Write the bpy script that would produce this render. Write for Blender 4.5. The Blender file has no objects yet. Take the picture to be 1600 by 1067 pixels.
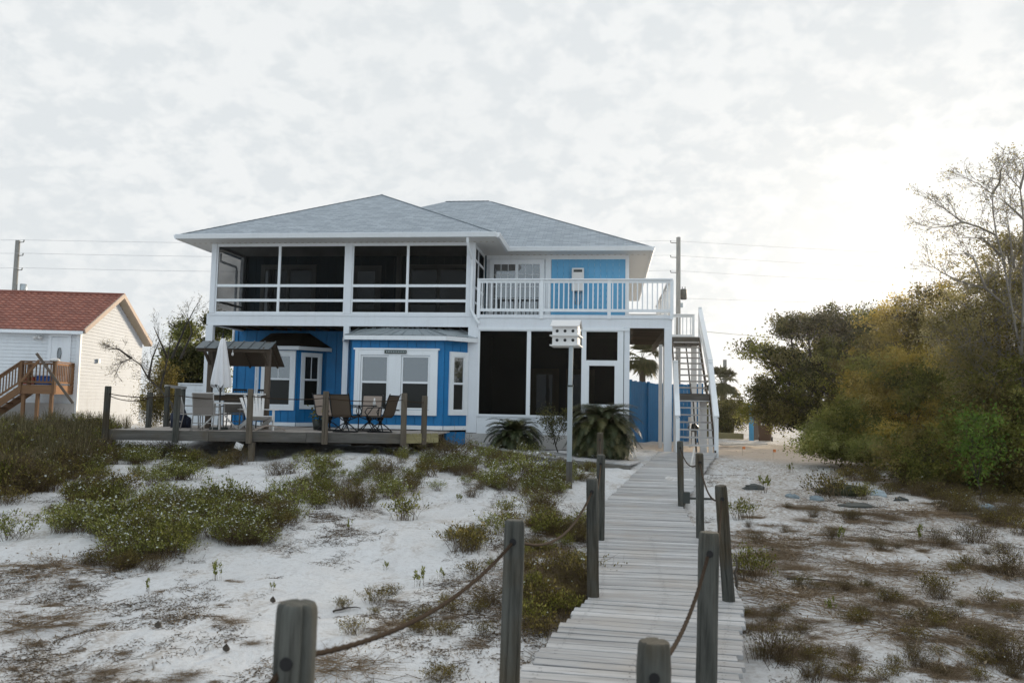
import bpy, math, random
import numpy as np
from mathutils import Vector, Matrix, noise
rnd = random.Random(7)
NR = np.random.default_rng(11)
PI = math.pi
scn = bpy.context.scene
col = scn.collection

# ------------------------------------------------------------------ camera calibration
FPX = 1244.0; YAW = math.radians(7); PIT = math.atan(97/FPX); RHO = .019; EZ = 1.9
FW = Vector((-math.sin(YAW)*math.cos(PIT), math.cos(YAW)*math.cos(PIT), math.sin(PIT)))
R0 = Vector((math.cos(YAW), math.sin(YAW), 0)); U0 = R0.cross(FW)
RT = R0*math.cos(RHO)+U0*math.sin(RHO); UP = U0*math.cos(RHO)-R0*math.sin(RHO)
def ray(px, py): return FW+RT*((px-800)/FPX)+UP*(-(py-533.5)/FPX)
def atY(px, py, Y): d = ray(px, py); t = Y/d.y; return Vector((d.x*t, Y, EZ+d.z*t))
def atz(px, py, z): d = ray(px, py); t = (z-EZ)/d.z; return Vector((d.x*t, d.y*t, z))
def atD(px, py, D): d = ray(px, py); return Vector((d.x*D, d.y*D, EZ+d.z*D))

# ------------------------------------------------------------------ terrain
CT = [(0.6,4,-.3),(0.6,8,-.3),(0.6,12,-.25),(0.6,16,-.15),(2,20,.25),(2.2,23,.5),(4,6,-.3),(4,10,-.25),(5,14,-.1),(5,18,.1),
 (6,24,.35),(5,30,.45),(10,12,-.2),(12,18,-.05),(12,25,.15),(15,30,.3),(-3,5,-.35),(-6,8,-.35),(-10,10,-.3),(-3,9,-.3),(-3,13,-.02),
 (-3,17,.28),(-4,20,.5),(-6,14,-.02),(-6,18,.32),(-7,20.5,.5),(-9,12,-.15),(-9,16,.15),(-9,19.3,.26),(-12,15,.05),(-12,18.5,.28),
 (-12,21,.4),(-15,14,.1),(-15,17,.5),(-17,18,.7),(-14.5,18.5,.5),(-18,22,.8),(-20,30,.6),(-18,12,.05),(-12,24,.6),(-8,25,.6),(-4,22.8,.6),
 (-1,20.5,.28),(-3,21.3,.42),(-.5,22.6,.42),(0,24,.62),(0,30,.5),(-8,35,.5),(-14,6,-.4),(0,0,-.45),(-10,0,-.5),(10,0,-.4),(0,-30,-.6),(-60,60,.5),(0,60,.4),(60,60,.4),
 (80,0,0),(-80,0,-.2),(0,120,.4),(20,45,.4),(8,38,.42)]
CA = np.array(CT)
def ground_np(X, Y):
    X = np.asarray(X, float); Y = np.asarray(Y, float)
    d2 = (X[..., None]-CA[:, 0])**2+(Y[..., None]-CA[:, 1])**2+.8
    w = d2**-1.9
    z = (w*CA[:, 2]).sum(-1)/w.sum(-1)
    m = (X > -.6) & (X < 1.9) & (Y < 16.5)
    z = np.where(m, np.minimum(z, -.14), z)
    return z
def gz(x, y): return float(ground_np(np.array([x]), np.array([y]))[0])
def gpx(px, py):
    """where the view ray through a photo pixel meets the terrain"""
    d = ray(px, py); ts = np.linspace(3, 70, 1400)
    X = d.x*ts; Y = d.y*ts; Z = EZ+d.z*ts; G = ground_np(X, Y)
    k = np.argmax(Z < G)
    if not (Z < G).any(): k = 800
    return Vector((X[k], Y[k], G[k]))

# ------------------------------------------------------------------ objects
def tag(o, label=None, cat=None, group=None, kind=None):
    if label: o['label'] = label
    if cat: o['category'] = cat
    if group: o['group'] = group
    if kind: o['kind'] = kind
    return o
def empty(name, loc, label=None, cat=None, group=None, rz=0):
    o = bpy.data.objects.new(name, None); col.objects.link(o)
    o.location = loc; o.rotation_euler = (0, 0, rz); o.empty_display_size = .2
    return tag(o, label, cat, group)
def root_loc(p):
    while p.parent: p = p.parent
    return Vector(p.location)
def copy_tree(o, parent=None):
    c = o.copy(); col.objects.link(c); c.parent = parent
    for ch in list(o.children): copy_tree(ch, c)
    return c

class MB:
    """collects primitives into ONE mesh"""
    def __init__(s): s.v = []; s.f = []; s.uv = []; s.t = []; s.m = []; s.sm = []
    def face(s, pts, uv=None, t=None, m=0, sm=False):
        b = len(s.v); s.v += [tuple(p) for p in pts]; s.f.append(tuple(range(b, b+len(pts))))
        s.uv.append(uv or [(0, 0)]*len(pts)); s.t += [rnd.random() if t is None else t]*len(pts); s.m.append(m); s.sm.append(sm)
    def obox(s, c, ax, hx, hy, hz, m=0, t=None):
        """oriented box: centre, axes (3 vectors), half sizes"""
        c = Vector(c); t = rnd.random() if t is None else t
        X, Y, Z = [Vector(a) for a in ax]; H = (hx, hy, hz); ou = rnd.uniform(0, 50); ov = rnd.uniform(0, 50)
        L = max(range(3), key=lambda i: H[i])
        b = len(s.v)
        for sx in (-1, 1):
            for sy in (-1, 1):
                for sz in (-1, 1):
                    s.v.append(tuple(c+X*hx*sx+Y*hy*sy+Z*hz*sz)); s.t.append(t)
        fs = [((0,1,3,2),0),((4,6,7,5),0),((0,4,5,1),1),((2,3,7,6),1),((0,2,6,4),2),((1,5,7,3),2)]
        for q, n in fs:
            s.f.append(tuple(b+i for i in q)); s.m.append(m); s.sm.append(False)
            a = [i for i in range(3) if i != n]
            if a[1] == L or (a[0] != L and H[a[1]] > H[a[0]]): a = a[::-1]
            us = []
            for i in q:
                sg = ((1 if i & 4 else -1), (1 if i & 2 else -1), (1 if i & 1 else -1))
                us.append((ou+sg[a[0]]*H[a[0]], ov+n*.37+sg[a[1]]*H[a[1]]))
            s.uv.append(us)
    def box(s, x0, x1, y0, y1, z0, z1, m=0, t=None):
        s.obox(((x0+x1)/2, (y0+y1)/2, (z0+z1)/2), ((1,0,0),(0,1,0),(0,0,1)), abs(x1-x0)/2, abs(y1-y0)/2, abs(z1-z0)/2, m, t)
    def beam(s, p, q, w, h, up=(0,0,1), m=0, t=None):
        p = Vector(p); q = Vector(q); d = q-p; L = d.length; d.normalize(); u = Vector(up)
        sd = d.cross(u)
        if sd.length < 1e-4: sd = d.cross(Vector((0,1,0)))
        sd.normalize(); u = sd.cross(d)
        s.obox((p+q)/2, (d, sd, u), L/2, w/2, h/2, m, t)
    def tube(s, pts, rad, n=8, m=0, t=None, cap=True, sm=True):
        pts = [Vector(p) for p in pts]; t = rnd.random() if t is None else t
        if not hasattr(rad, '__len__'): rad = [rad]*len(pts)
        b = len(s.v); pr = None; dist = 0; ou = rnd.uniform(0, 50); dl = []
        for i, p in enumerate(pts):
            d = (pts[min(i+1, len(pts)-1)]-pts[max(i-1, 0)])
            if d.length < 1e-9: d = Vector((0,0,1))
            d.normalize()
            if pr is None: pr = d.orthogonal().normalized()
            else:
                pr = pr-d*pr.dot(d)
                if pr.length < 1e-6: pr = d.orthogonal()
                pr.normalize()
            bn = d.cross(pr)
            if i: dist += (p-pts[i-1]).length
            dl.append(dist)
            for k in range(n):
                a = 2*PI*k/n; s.v.append(tuple(p+(pr*math.cos(a)+bn*math.sin(a))*rad[i])); s.t.append(t)
        for i in range(len(pts)-1):
            for k in range(n):
                k2 = (k+1) % n
                s.f.append((b+i*n+k, b+i*n+k2, b+(i+1)*n+k2, b+(i+1)*n+k)); s.m.append(m); s.sm.append(sm)
                c = 2*PI*max(rad[i], .01)/n
                s.uv.append([(ou+dl[i], k*c), (ou+dl[i], (k+1)*c), (ou+dl[i+1], (k+1)*c), (ou+dl[i+1], k*c)])
        if cap:
            for (i, rv) in ((0, True), (len(pts)-1, False)):
                q = [b+i*n+k for k in range(n)]
                if rv: q = q[::-1]
                s.f.append(tuple(q)); s.m.append(m); s.sm.append(False); s.uv.append([(ou+.01*math.cos(j), .01*math.sin(j)) for j in range(n)])
    def build(s, name, mats, parent=None, origin=None, bevel=0, smooth_all=False):
        me = bpy.data.meshes.new(name)
        o0 = Vector(origin) if origin is not None else (root_loc(parent) if parent else Vector((0,0,0)))
        me.from_pydata([(x-o0.x, y-o0.y, z-o0.z) for x, y, z in s.v], [], s.f)
        uv = me.uv_layers.new(name='UVMap'); flat = [c for f in s.uv for p in f for c in p]
        uv.data.foreach_set('uv', flat)
        at = me.attributes.new('tint', 'FLOAT', 'POINT'); at.data.foreach_set('value', s.t)
        if not isinstance(mats, (list, tuple)): mats = [mats]
        for mm in mats: me.materials.append(mm)
        me.polygons.foreach_set('material_index', s.m)
        me.polygons.foreach_set('use_smooth', [True]*len(s.f) if smooth_all else s.sm)
        me.validate(); me.update()
        o = bpy.data.objects.new(name, me); col.objects.link(o)
        if parent: o.parent = parent
        elif origin is not None: o.location = o0
        if bevel:
            bv = o.modifiers.new('bevel', 'BEVEL'); bv.width = bevel; bv.segments = 2; bv.limit_method = 'ANGLE'; bv.angle_limit = .6
        return o

class Geo:
    """numpy quads for foliage"""
    def __init__(s): s.V = []; s.M = []; s.T = []; s.n = 0
    def add(s, quads, m=0, t=None):
        quads = np.asarray(quads, float)
        if len(quads) == 0: return
        s.V.append(quads.reshape(-1, 3)); k = len(quads)
        s.M.append(np.full(k, m, int)); s.T.append(np.repeat(NR.random(k) if t is None else (np.full(k, t) if np.isscalar(t) else t), 4)); s.n += k
    def arr(s): return np.concatenate(s.V), np.concatenate(s.M), np.concatenate(s.T)
    def merge(s, arrs, pos, rz, sc):
        V, M, T = arrs; c, q = math.cos(rz), math.sin(rz)
        W = np.empty_like(V); W[:, 0] = (V[:, 0]*c-V[:, 1]*q)*sc+pos[0]; W[:, 1] = (V[:, 0]*q+V[:, 1]*c)*sc+pos[1]; W[:, 2] = V[:, 2]*sc+pos[2]
        s.V.append(W); s.M.append(M); s.T.append(T); s.n += len(M)
    def build(s, name, mats, parent=None, origin=(0,0,0)):
        V, M, T = s.arr(); n = len(M)
        V = V-np.array(root_loc(parent) if parent else origin)
        me = bpy.data.meshes.new(name)
        me.vertices.add(4*n); me.vertices.foreach_set('co', V.ravel())
        me.loops.add(4*n); me.loops.foreach_set('vertex_index', np.arange(4*n))
        me.polygons.add(n); me.polygons.foreach_set('loop_start', np.arange(n)*4)
        for mm in (mats if isinstance(mats, (list, tuple)) else [mats]): me.materials.append(mm)
        me.polygons.foreach_set('material_index', M)
        at = me.attributes.new('tint', 'FLOAT', 'POINT'); at.data.foreach_set('value', T)
        me.update(calc_edges=True)
        o = bpy.data.objects.new(name, me); col.objects.link(o)
        if parent: o.parent = parent
        else: o.location = origin
        return o
def unit(a): return a/np.maximum(np.linalg.norm(a, axis=-1, keepdims=True), 1e-9)
def leaf_quads(P, L, W, dirs=None, upbias=.4, fold=.25):
    n = len(P); P = np.asarray(P)
    d = NR.normal(size=(n, 3)) if dirs is None else np.asarray(dirs)+NR.normal(size=(n, 3))*.35
    d = unit(d); nr = NR.normal(size=(n, 3)); nr[:, 2] += upbias*2
    sd = unit(np.cross(d, nr)); nn = np.cross(sd, d)
    l = L*NR.uniform(.6, 1.25, (n, 1)); w = W*NR.uniform(.7, 1.2, (n, 1))
    mid = P+d*l*.45
    return np.stack([P, mid+sd*w*.5+nn*w*fold, P+d*l, mid-sd*w*.5+nn*w*fold], 1)
def strip_quads(A, B, wa, wb):
    """thin crossed strips from A to B (two quads each)"""
    A = np.asarray(A, float); B = np.asarray(B, float); d = unit(B-A); n = len(A)
    r = unit(np.cross(d, NR.normal(size=(n, 3)))); r2 = np.cross(d, r)
    wa = np.broadcast_to(np.asarray(wa, float).reshape(-1, 1), (n, 1)); wb = np.broadcast_to(np.asarray(wb, float).reshape(-1, 1), (n, 1))
    q1 = np.stack([A-r*wa/2, A+r*wa/2, B+r*wb/2, B-r*wb/2], 1); q2 = np.stack([A-r2*wa/2, A+r2*wa/2, B+r2*wb/2, B-r2*wb/2], 1)
    return np.concatenate([q1, q2])

# ------------------------------------------------------------------ materials
def newmat(name):
    m = bpy.data.materials.new(name); m.use_nodes = True; nt = m.node_tree
    b = nt.nodes['Principled BSDF']; return m, nt, b
def N(nt, typ, **kw):
    n = nt.nodes.new(typ)
    for k, v in kw.items():
        if k.startswith('i_'):
            key = k[2:]; key = int(key) if key.isdigit() else key.replace('_', ' ')
            n.inputs[key].default_value = v
        else: setattr(n, k, v)
    return n
def mixc(nt, fac, a, b, mode='MIX'):
    m = nt.nodes.new('ShaderNodeMix'); m.data_type = 'RGBA'; m.blend_type = mode
    for s, v in ((m.inputs[0], fac), (m.inputs[6], a), (m.inputs[7], b)):
        if hasattr(v, 'links') or hasattr(v, 'is_linked'): nt.links.new(v, s)
        elif isinstance(v, (int, float)): s.default_value = v
        else: s.default_value = (*v, 1)
    return m.outputs[2]
def ramp(nt, src, stops):
    r = nt.nodes.new('ShaderNodeValToRGB'); nt.links.new(src, r.inputs[0]); e = r.color_ramp.elements
    while len(e) < len(stops): e.new(.5)
    for i, (p, c) in enumerate(stops): e[i].position = p; e[i].color = (*c, 1) if hasattr(c, '__len__') else (c, c, c, 1)
    return r.outputs[0]
def coords(nt, kind='Object', scale=(1,1,1), rot=(0,0,0)):
    if kind == 'World':
        g = nt.nodes.new('ShaderNodeNewGeometry'); src = g.outputs['Position']
    else:
        t = nt.nodes.new('ShaderNodeTexCoord'); src = t.outputs[kind]
    mp = nt.nodes.new('ShaderNodeMapping'); mp.inputs['Scale'].default_value = scale; mp.inputs['Rotation'].default_value = rot
    nt.links.new(src, mp.inputs[0]); return mp.outputs[0]
def noisetex(nt, vec, scale, detail=4, rough=.55, dist=0):
    n = N(nt, 'ShaderNodeTexNoise'); n.inputs['Scale'].default_value = scale; n.inputs['Detail'].default_value = detail
    n.inputs['Roughness'].default_value = rough; n.inputs['Distortion'].default_value = dist; nt.links.new(vec, n.inputs['Vector']); return n.outputs[0]
def bump(nt, b, h, strength=.3, dist=.02):
    n = N(nt, 'ShaderNodeBump'); n.inputs['Strength'].default_value = strength; n.inputs['Distance'].default_value = dist
    nt.links.new(h, n.inputs['Height']); nt.links.new(n.outputs[0], b.inputs['Normal'])
def tint(nt):
    a = N(nt, 'ShaderNodeAttribute'); a.attribute_name = 'tint'; return a.outputs['Fac']
def paint(name, c, rough=.55, var=.08, dirt=(.35,.33,.28), dirtamt=.12, scale=1.5, bs=.05):
    m, nt, b = newmat(name); w = coords(nt, 'World')
    n1 = noisetex(nt, w, scale, 5); n2 = noisetex(nt, w, 22, 4)
    c1 = mixc(nt, ramp(nt, n1, [(.3, 0), (.75, 1)]), tuple(x*(1-var) for x in c), tuple(min(1, x*(1+var)) for x in c))
    c2 = mixc(nt, ramp(nt, n2, [(.55, 0), (.8, dirtamt*2)]), c1, dirt)
    c3 = mixc(nt, ramp(nt, n1, [(.5, 0), (.9, dirtamt)]), c2, dirt)
    ws = coords(nt, 'World', (5, 5, .45)); n3 = noisetex(nt, ws, 1.6, 5, .65); c3 = mixc(nt, ramp(nt, n3, [(.5, 0), (.72, .05+dirtamt)]), c3, dirt)
    nt.links.new(c3, b.inputs['Base Color']); b.inputs['Roughness'].default_value = rough
    bump(nt, b, n2, bs, .01); return m
def wood(name, ca, cb, dark, rough=.85, grain=28, tintamt=.3, bs=.5, stain=None):
    """boards: UV runs along the grain in metres"""
    m, nt, b = newmat(name); uv = coords(nt, 'UV', (1.2, grain, 1)); n1 = noisetex(nt, uv, 1.6, 6, .6, .4)
    uv2 = coords(nt, 'UV', (.5, 6, 1)); n2 = noisetex(nt, uv2, 1.5, 4)
    c = mixc(nt, ramp(nt, n1, [(.3, 0), (.7, 1)]), ca, cb)
    c = mixc(nt, ramp(nt, n1, [(.56, 0), (.7, .75)]), c, dark)
    tn = tint(nt); g = ramp(nt, tn, [(0, 1-tintamt), (1, 1)])
    c = mixc(nt, 1.0, c, g, 'MULTIPLY')
    if stain:
        w = coords(nt, 'World'); n3 = noisetex(nt, w, 1.3, 5); c = mixc(nt, ramp(nt, n3, [(.48, 0), (.72, .7)]), c, stain)
    c = mixc(nt, ramp(nt, n2, [(.35, .35), (.6, 0)]), c, dark)
    nt.links.new(c, b.inputs['Base Color']); b.inputs['Roughness'].default_value = rough; b.inputs['Specular IOR Level'].default_value = .25
    bump(nt, b, n1, bs, .006); return m
def leafmat(name, c1, c2, c3=None, trans=.35, rough=.55):
    m, nt, b = newmat(name); tn = tint(nt)
    st = [(0, c1), (.6, c2)]
    if c3: st.append((1, c3))
    c = ramp(nt, tn, st)
    w = coords(nt, 'World'); n = noisetex(nt, w, .9, 3); c = mixc(nt, ramp(nt, n, [(.35, .3), (.65, 0)]), c, tuple(x*.8 for x in c1))
    nt.links.new(c, b.inputs['Base Color']); b.inputs['Roughness'].default_value = rough; b.inputs['Specular IOR Level'].default_value = .3
    tr = N(nt, 'ShaderNodeBsdfTranslucent'); nt.links.new(c, tr.inputs[0])
    mx = N(nt, 'ShaderNodeMixShader'); mx.inputs[0].default_value = trans
    nt.links.new(b.outputs[0], mx.inputs[1]); nt.links.new(tr.outputs[0], mx.inputs[2])
    nt.links.new(mx.outputs[0], nt.nodes['Material Output'].inputs[0]); return m
def plain(name, c, rough=.6, metal=0, var=.15, ns=8, spec=.4):
    m, nt, b = newmat(name); w = coords(nt, 'World'); n = noisetex(nt, w, ns, 4)
    k = mixc(nt, n, tuple(x*(1-var) for x in c), tuple(min(1, x*(1+var)) for x in c))
    nt.links.new(k, b.inputs['Base Color']); b.inputs['Roughness'].default_value = rough; b.inputs['Metallic'].default_value = metal
    b.inputs['Specular IOR Level'].default_value = spec; return m

M = {}
M['white'] = paint('white_paint', (.74,.76,.79), .5, .04, dirtamt=.06)
M['trim'] = paint('white_trim', (.8,.82,.84), .45, .03, dirtamt=.05)
M['vinyl'] = paint('white_vinyl_siding', (.72,.74,.76), .5, .04, dirtamt=.1)
M['cream'] = paint('cream_siding', (.52,.545,.59), .7, .07, (.36,.36,.34), .2)
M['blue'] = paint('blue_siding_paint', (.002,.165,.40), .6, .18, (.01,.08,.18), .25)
M['shadeblue'] = paint('shade_darkened_blue_paint', (.008,.055,.09), .6, .14, (.01,.03,.05), .15)  # siding blue darkened so the colour holds the screened porch's shade
M['capshingle'] = plain('hip_cap_shingle', (.30,.33,.355), .9, var=.2, ns=14, spec=.1)
M['skyblue'] = paint('sun_faded_blue_paint', (.10,.37,.62), .55, .08, (.2,.35,.5), .1)
M['fenceblue'] = paint('blue_fence_paint', (.01,.17,.40), .5, .15, (.02,.06,.12), .15)
M['soffit'] = paint('soffit_white', (.72,.71,.69), .6, .03, dirtamt=.04)
M['boards'] = wood('weathered_walkway_boards', (.47,.46,.455), (.68,.665,.66), (.13,.115,.105), grain=20, tintamt=.34, stain=(.42,.37,.325))
M['deckwood'] = wood('weathered_grey_deck_wood', (.10,.095,.085), (.225,.21,.19), (.035,.03,.025), stain=(.12,.085,.045))
M['decktop'] = wood('deck_top_boards', (.42,.37,.33), (.56,.5,.45), (.2,.17,.14))
M['post'] = wood('grey_green_timber_post', (.035,.036,.031), (.145,.145,.128), (.010,.008,.006), grain=13, tintamt=.15, bs=1.0, stain=(.085,.055,.022))
M['joist'] = wood('dark_joists', (.075,.055,.04), (.14,.105,.075), (.03,.022,.015))
M['brownwood'] = wood('brown_stained_wood', (.17,.09,.045), (.26,.15,.08), (.07,.035,.02))
M['orangewood'] = wood('orange_stained_wood', (.34,.17,.08), (.42,.23,.12), (.16,.07,.03))
M['oldwood'] = wood('old_brown_post_wood', (.12,.09,.07), (.2,.16,.125), (.05,.04,.03))
M['greenwood'] = wood('greenish_treated_timber', (.30,.26,.13), (.40,.36,.2), (.15,.13,.06))
M['paleboard'] = wood('pale_board', (.6,.57,.53), (.72,.7,.66), (.3,.28,.25))
M['rope'] = plain('brown_rope', (.045,.03,.02), .95, var=.4, ns=60, spec=.1)
M['black'] = plain('black_metal', (.012,.012,.013), .4, .3)
M['slingbrown'] = plain('brown_sling_fabric', (.09,.065,.045), .85, ns=40)
M['slinggrey'] = plain('taupe_sling_fabric', (.20,.175,.155), .85, ns=40)
M['sling2'] = plain('pale_taupe_sling', (.30,.24,.20), .85, ns=40)
M['alu'] = plain('taupe_aluminium_frame', (.33,.31,.29), .4, .4)
M['furnwhite'] = plain('white_plastic', (.72,.70,.68), .45, var=.05)
M['umbrella'] = plain('white_umbrella_canvas', (.72,.71,.72), .9, var=.08, ns=5)
M['darkgalv'] = plain('weathered_roof_metal', (.17,.19,.20), .5, .5, .25, 3)
M['galv'] = plain('galvanised_metal', (.42,.46,.48), .45, .55, .15, 3)
M['concrete'] = plain('concrete', (.45,.43,.41), .9, var=.2, ns=3)
M['pole'] = wood('utility_pole_wood', (.24,.235,.22), (.34,.33,.31), (.12,.11,.1))
M['darkgrey'] = plain('dark_grey_metal', (.05,.055,.05), .5, .3)
M['wire'] = plain('cable', (.45,.45,.46), .8)
M['bin'] = plain('brown_plastic', (.13,.075,.045), .5, var=.12, ns=4)
M['red'] = plain('red_plastic', (.42,.06,.03), .5)
M['bluebox'] = plain('blue_plastic', (.02,.11,.42), .5)
M['stone'] = plain('grey_stone', (.20,.24,.26), .8, var=.3, ns=9)
M['darkroof'] = plain('dark_brown_shingle', (.035,.028,.02), .9, var=.4, ns=20, spec=.1)
M['interior'] = plain('shade_dark_interior_wall', (.018,.018,.017), .9)  # near-black base colour holds the shade of the unlit rooms
M['doortan'] = plain('tan_door', (.17,.105,.035), .6)
M['plaque'] = plain('dark_green_plaque', (.035,.05,.04), .5)
M['tarp'] = plain('dark_blue_cloth', (.015,.02,.04), .8)
M['bark'] = wood('bark', (.07,.058,.045), (.13,.11,.09), (.03,.025,.02), grain=10, bs=1)
M['barkpale'] = wood('pale_grey_bark', (.24,.22,.19), (.34,.31,.27), (.14,.12,.1), grain=10, bs=1)
M['terrafascia'] = plain('terracotta_trim', (.46,.35,.28), .7)
M['tan'] = plain('tan_soffit', (.40,.33,.25), .8)
# foliage
M['stem'] = leafmat('dry_stems', (.07,.045,.022), (.14,.095,.05), (.26,.20,.12), .15)
M['leafolive'] = leafmat('olive_leaf', (.05,.055,.008), (.22,.225,.04), (.46,.42,.12), .55)
M['leafgreen'] = leafmat('fresh_green_leaf', (.09,.10,.02), (.29,.31,.075), (.52,.50,.18), .5)
M['leafdark'] = leafmat('dark_oak_leaf', (.022,.025,.006), (.10,.10,.025), (.26,.23,.07), .5)
M['leafbright'] = leafmat('bright_green_leaf', (.05,.10,.012), (.14,.24,.03), (.28,.38,.07), .55)
M['leafgold'] = leafmat('yellow_brown_leaf', (.13,.10,.015), (.52,.39,.075), (.80,.63,.20), .65)
M['leafrusty'] = leafmat('rusty_olive_leaf', (.045,.036,.008), (.21,.17,.04), (.42,.33,.11), .55)
M['leaftall'] = leafmat('glare_paled_olive_leaf', (.10,.085,.025), (.34,.29,.11), (.56,.48,.22), .65)  # olive leaf paled and brightened to put the sun's glare into the colour
M['cycad'] = leafmat('cycad_leaf', (.022,.032,.010), (.05,.062,.02), (.15,.13,.05), .15, .4)
M['palm'] = leafmat('palm_leaf', (.05,.055,.02), (.09,.09,.035), (.14,.13,.06), .3)
M['grass'] = leafmat('dune_grass_blade', (.055,.048,.02), (.12,.10,.04), (.30,.25,.13), .3)
M['straw'] = leafmat('dry_straw', (.18,.125,.075), (.30,.215,.135), (.46,.36,.24), .2)
M['flower'] = leafmat('white_petal', (.6,.62,.55), (.72,.74,.68), (.8,.8,.75), .3)
M['litter'] = leafmat('leaf_litter', (.07,.05,.03), (.17,.12,.075), (.36,.28,.19), .1, .9)

# sand
def sand_mat():
    m, nt, b = newmat('white_quartz_sand'); w = coords(nt, 'World'); w2 = coords(nt, 'World', (1,.55,1))
    big = noisetex(nt, w2, .35, 5, .6, .6); mid = noisetex(nt, w2, 1.7, 7, .68, .8); fine = noisetex(nt, w, 14, 6, .75, .5); grit = noisetex(nt, w, 70, 3, .6)
    base = mixc(nt, ramp(nt, mid, [(.3, 0), (.7, 1)]), (.62,.61,.605), (.77,.76,.755))
    base = mixc(nt, ramp(nt, fine, [(.5, 0), (.62, .45)]), base, (.48,.45,.43))
    # litter-stained patches: big mask x mid x fine
    sx = N(nt, 'ShaderNodeSeparateXYZ'); nt.links.new(w, sx.inputs[0])
    mr = N(nt, 'ShaderNodeMapRange'); mr.inputs[1].default_value = .5; mr.inputs[2].default_value = 3.5; mr.inputs[3].default_value = 0; mr.inputs[4].default_value = .17
    nt.links.new(sx.outputs[0], mr.inputs[0])
    ad = N(nt, 'ShaderNodeMath', operation='ADD'); nt.links.new(mid, ad.inputs[0]); nt.links.new(mr.outputs[0], ad.inputs[1])
    ad2 = N(nt, 'ShaderNodeMath', operation='MULTIPLY_ADD'); nt.links.new(big, ad2.inputs[0]); ad2.inputs[1].default_value = .5; nt.links.new(ad.outputs[0], ad2.inputs[2])
    pm = ramp(nt, ad2.outputs[0], [(.74, 0), (.88, .6), (1, .9)])
    pf = ramp(nt, fine, [(.36, 0), (.58, 1)])
    mm = N(nt, 'ShaderNodeMath', operation='MULTIPLY'); nt.links.new(pm, mm.inputs[0]); nt.links.new(pf, mm.inputs[1])
    base = mixc(nt, mm.outputs[0], base, (.27,.205,.145))
    sp = ramp(nt, grit, [(.64, 0), (.72, .7)])
    base = mixc(nt, sp, base, (.2,.16,.12))
    # orange sand near the far drive
    vm = N(nt, 'ShaderNodeVectorMath', operation='DISTANCE'); nt.links.new(w, vm.inputs[0]); vm.inputs[1].default_value = (5.0, 28, .5)
    sm = N(nt, 'ShaderNodeMath', operation='MULTIPLY_ADD'); nt.links.new(mid, sm.inputs[0]); sm.inputs[1].default_value = 4; nt.links.new(vm.outputs['Value'], sm.inputs[2])
    base = mixc(nt, ramp(nt, N_div(nt, sm.outputs[0], 10), [(.45, .75), (.75, 0)]), base, (.66,.52,.40))
    nt.links.new(base, b.inputs['Base Color']); b.inputs['Roughness'].default_value = .95; b.inputs['Specular IOR Level'].default_value = .1
    h = N(nt, 'ShaderNodeMath', operation='MULTIPLY_ADD'); nt.links.new(fine, h.inputs[0]); h.inputs[1].default_value = .4; nt.links.new(mid, h.inputs[2])
    bump(nt, b, h.outputs[0], .55, .12); return m
def N_div(nt, s, v):
    n = N(nt, 'ShaderNodeMath', operation='DIVIDE'); nt.links.new(s, n.inputs[0]); n.inputs[1].default_value = v; return n.outputs[0]
M['sand'] = sand_mat()
def shingle_mat():
    m, nt, b = newmat('grey_asphalt_shingles'); uv = coords(nt, 'UV')
    br = N(nt, 'ShaderNodeTexBrick'); br.inputs['Scale'].default_value = 1; br.inputs['Brick Width'].default_value = .30; br.inputs['Row Height'].default_value = .145
    br.inputs['Mortar Size'].default_value = .008; br.inputs['Mortar Smooth'].default_value = .2; br.inputs['Color1'].default_value = (.27,.30,.33,1); br.inputs['Color2'].default_value = (.44,.475,.51,1)
    br.inputs['Mortar'].default_value = (.15,.17,.19,1); br.offset = .37; br.inputs['Bias'].default_value = 0
    nt.links.new(uv, br.inputs['Vector'])
    n = noisetex(nt, uv, 40, 4); n2 = noisetex(nt, uv, 3.2, 6, .7)
    c = mixc(nt, .22, br.outputs[0], mixc(nt, n, (.25,.28,.3), (.48,.51,.54)))
    c = mixc(nt, ramp(nt, n2, [(.42, 0), (.62, .35)]), c, (.26,.285,.31))
    nt.links.new(c, b.inputs['Base Color']); b.inputs['Roughness'].default_value = .9
    bump(nt, b, br.outputs[1], -.4, .01); return m
M['shingle'] = shingle_mat()
def tile_mat():
    m, nt, b = newmat('terracotta_roof_tiles'); w = coords(nt, 'World'); n = noisetex(nt, w, 4, 5)
    c = mixc(nt, tint(nt), (.22,.07,.046), (.36,.125,.08)); c = mixc(nt, ramp(nt, n, [(.5, 0), (.8, .5)]), c, (.24,.10,.07))
    nt.links.new(c, b.inputs['Base Color']); b.inputs['Roughness'].default_value = .6; return m
M['tile'] = tile_mat()
def glass_mat(name, c, rough, ior):
    m, nt, b = newmat(name); b.inputs['Base Color'].default_value = (*c, 1); b.inputs['Roughness'].default_value = rough; b.inputs['IOR'].default_value = ior
    w = coords(nt, 'World'); n = noisetex(nt, w, 1.4, 2); bump(nt, b, n, .04, .1); return m
M['glass'] = glass_mat('window_glass', (.018,.024,.028), .03, 2.5)
M['glassdark'] = glass_mat('screened_sash_glass', (.012,.012,.010), .35, 1.4)
def screen_mat(name='insect_screen', fac=.42, c=(.008,.008,.006)):
    m, nt, b = newmat(name); d = N(nt, 'ShaderNodeBsdfDiffuse'); d.inputs[0].default_value = (*c, 1)
    t = N(nt, 'ShaderNodeBsdfTransparent'); mx = N(nt, 'ShaderNodeMixShader')
    w = coords(nt, 'World'); n = noisetex(nt, w, 1.1, 3); r = ramp(nt, n, [(.3, fac-.06), (.7, fac+.06)])
    nt.links.new(r, mx.inputs[0]); nt.links.new(t.outputs[0], mx.inputs[1]); nt.links.new(d.outputs[0], mx.inputs[2])
    nt.links.new(mx.outputs[0], nt.nodes['Material Output'].inputs[0]); return m
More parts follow.
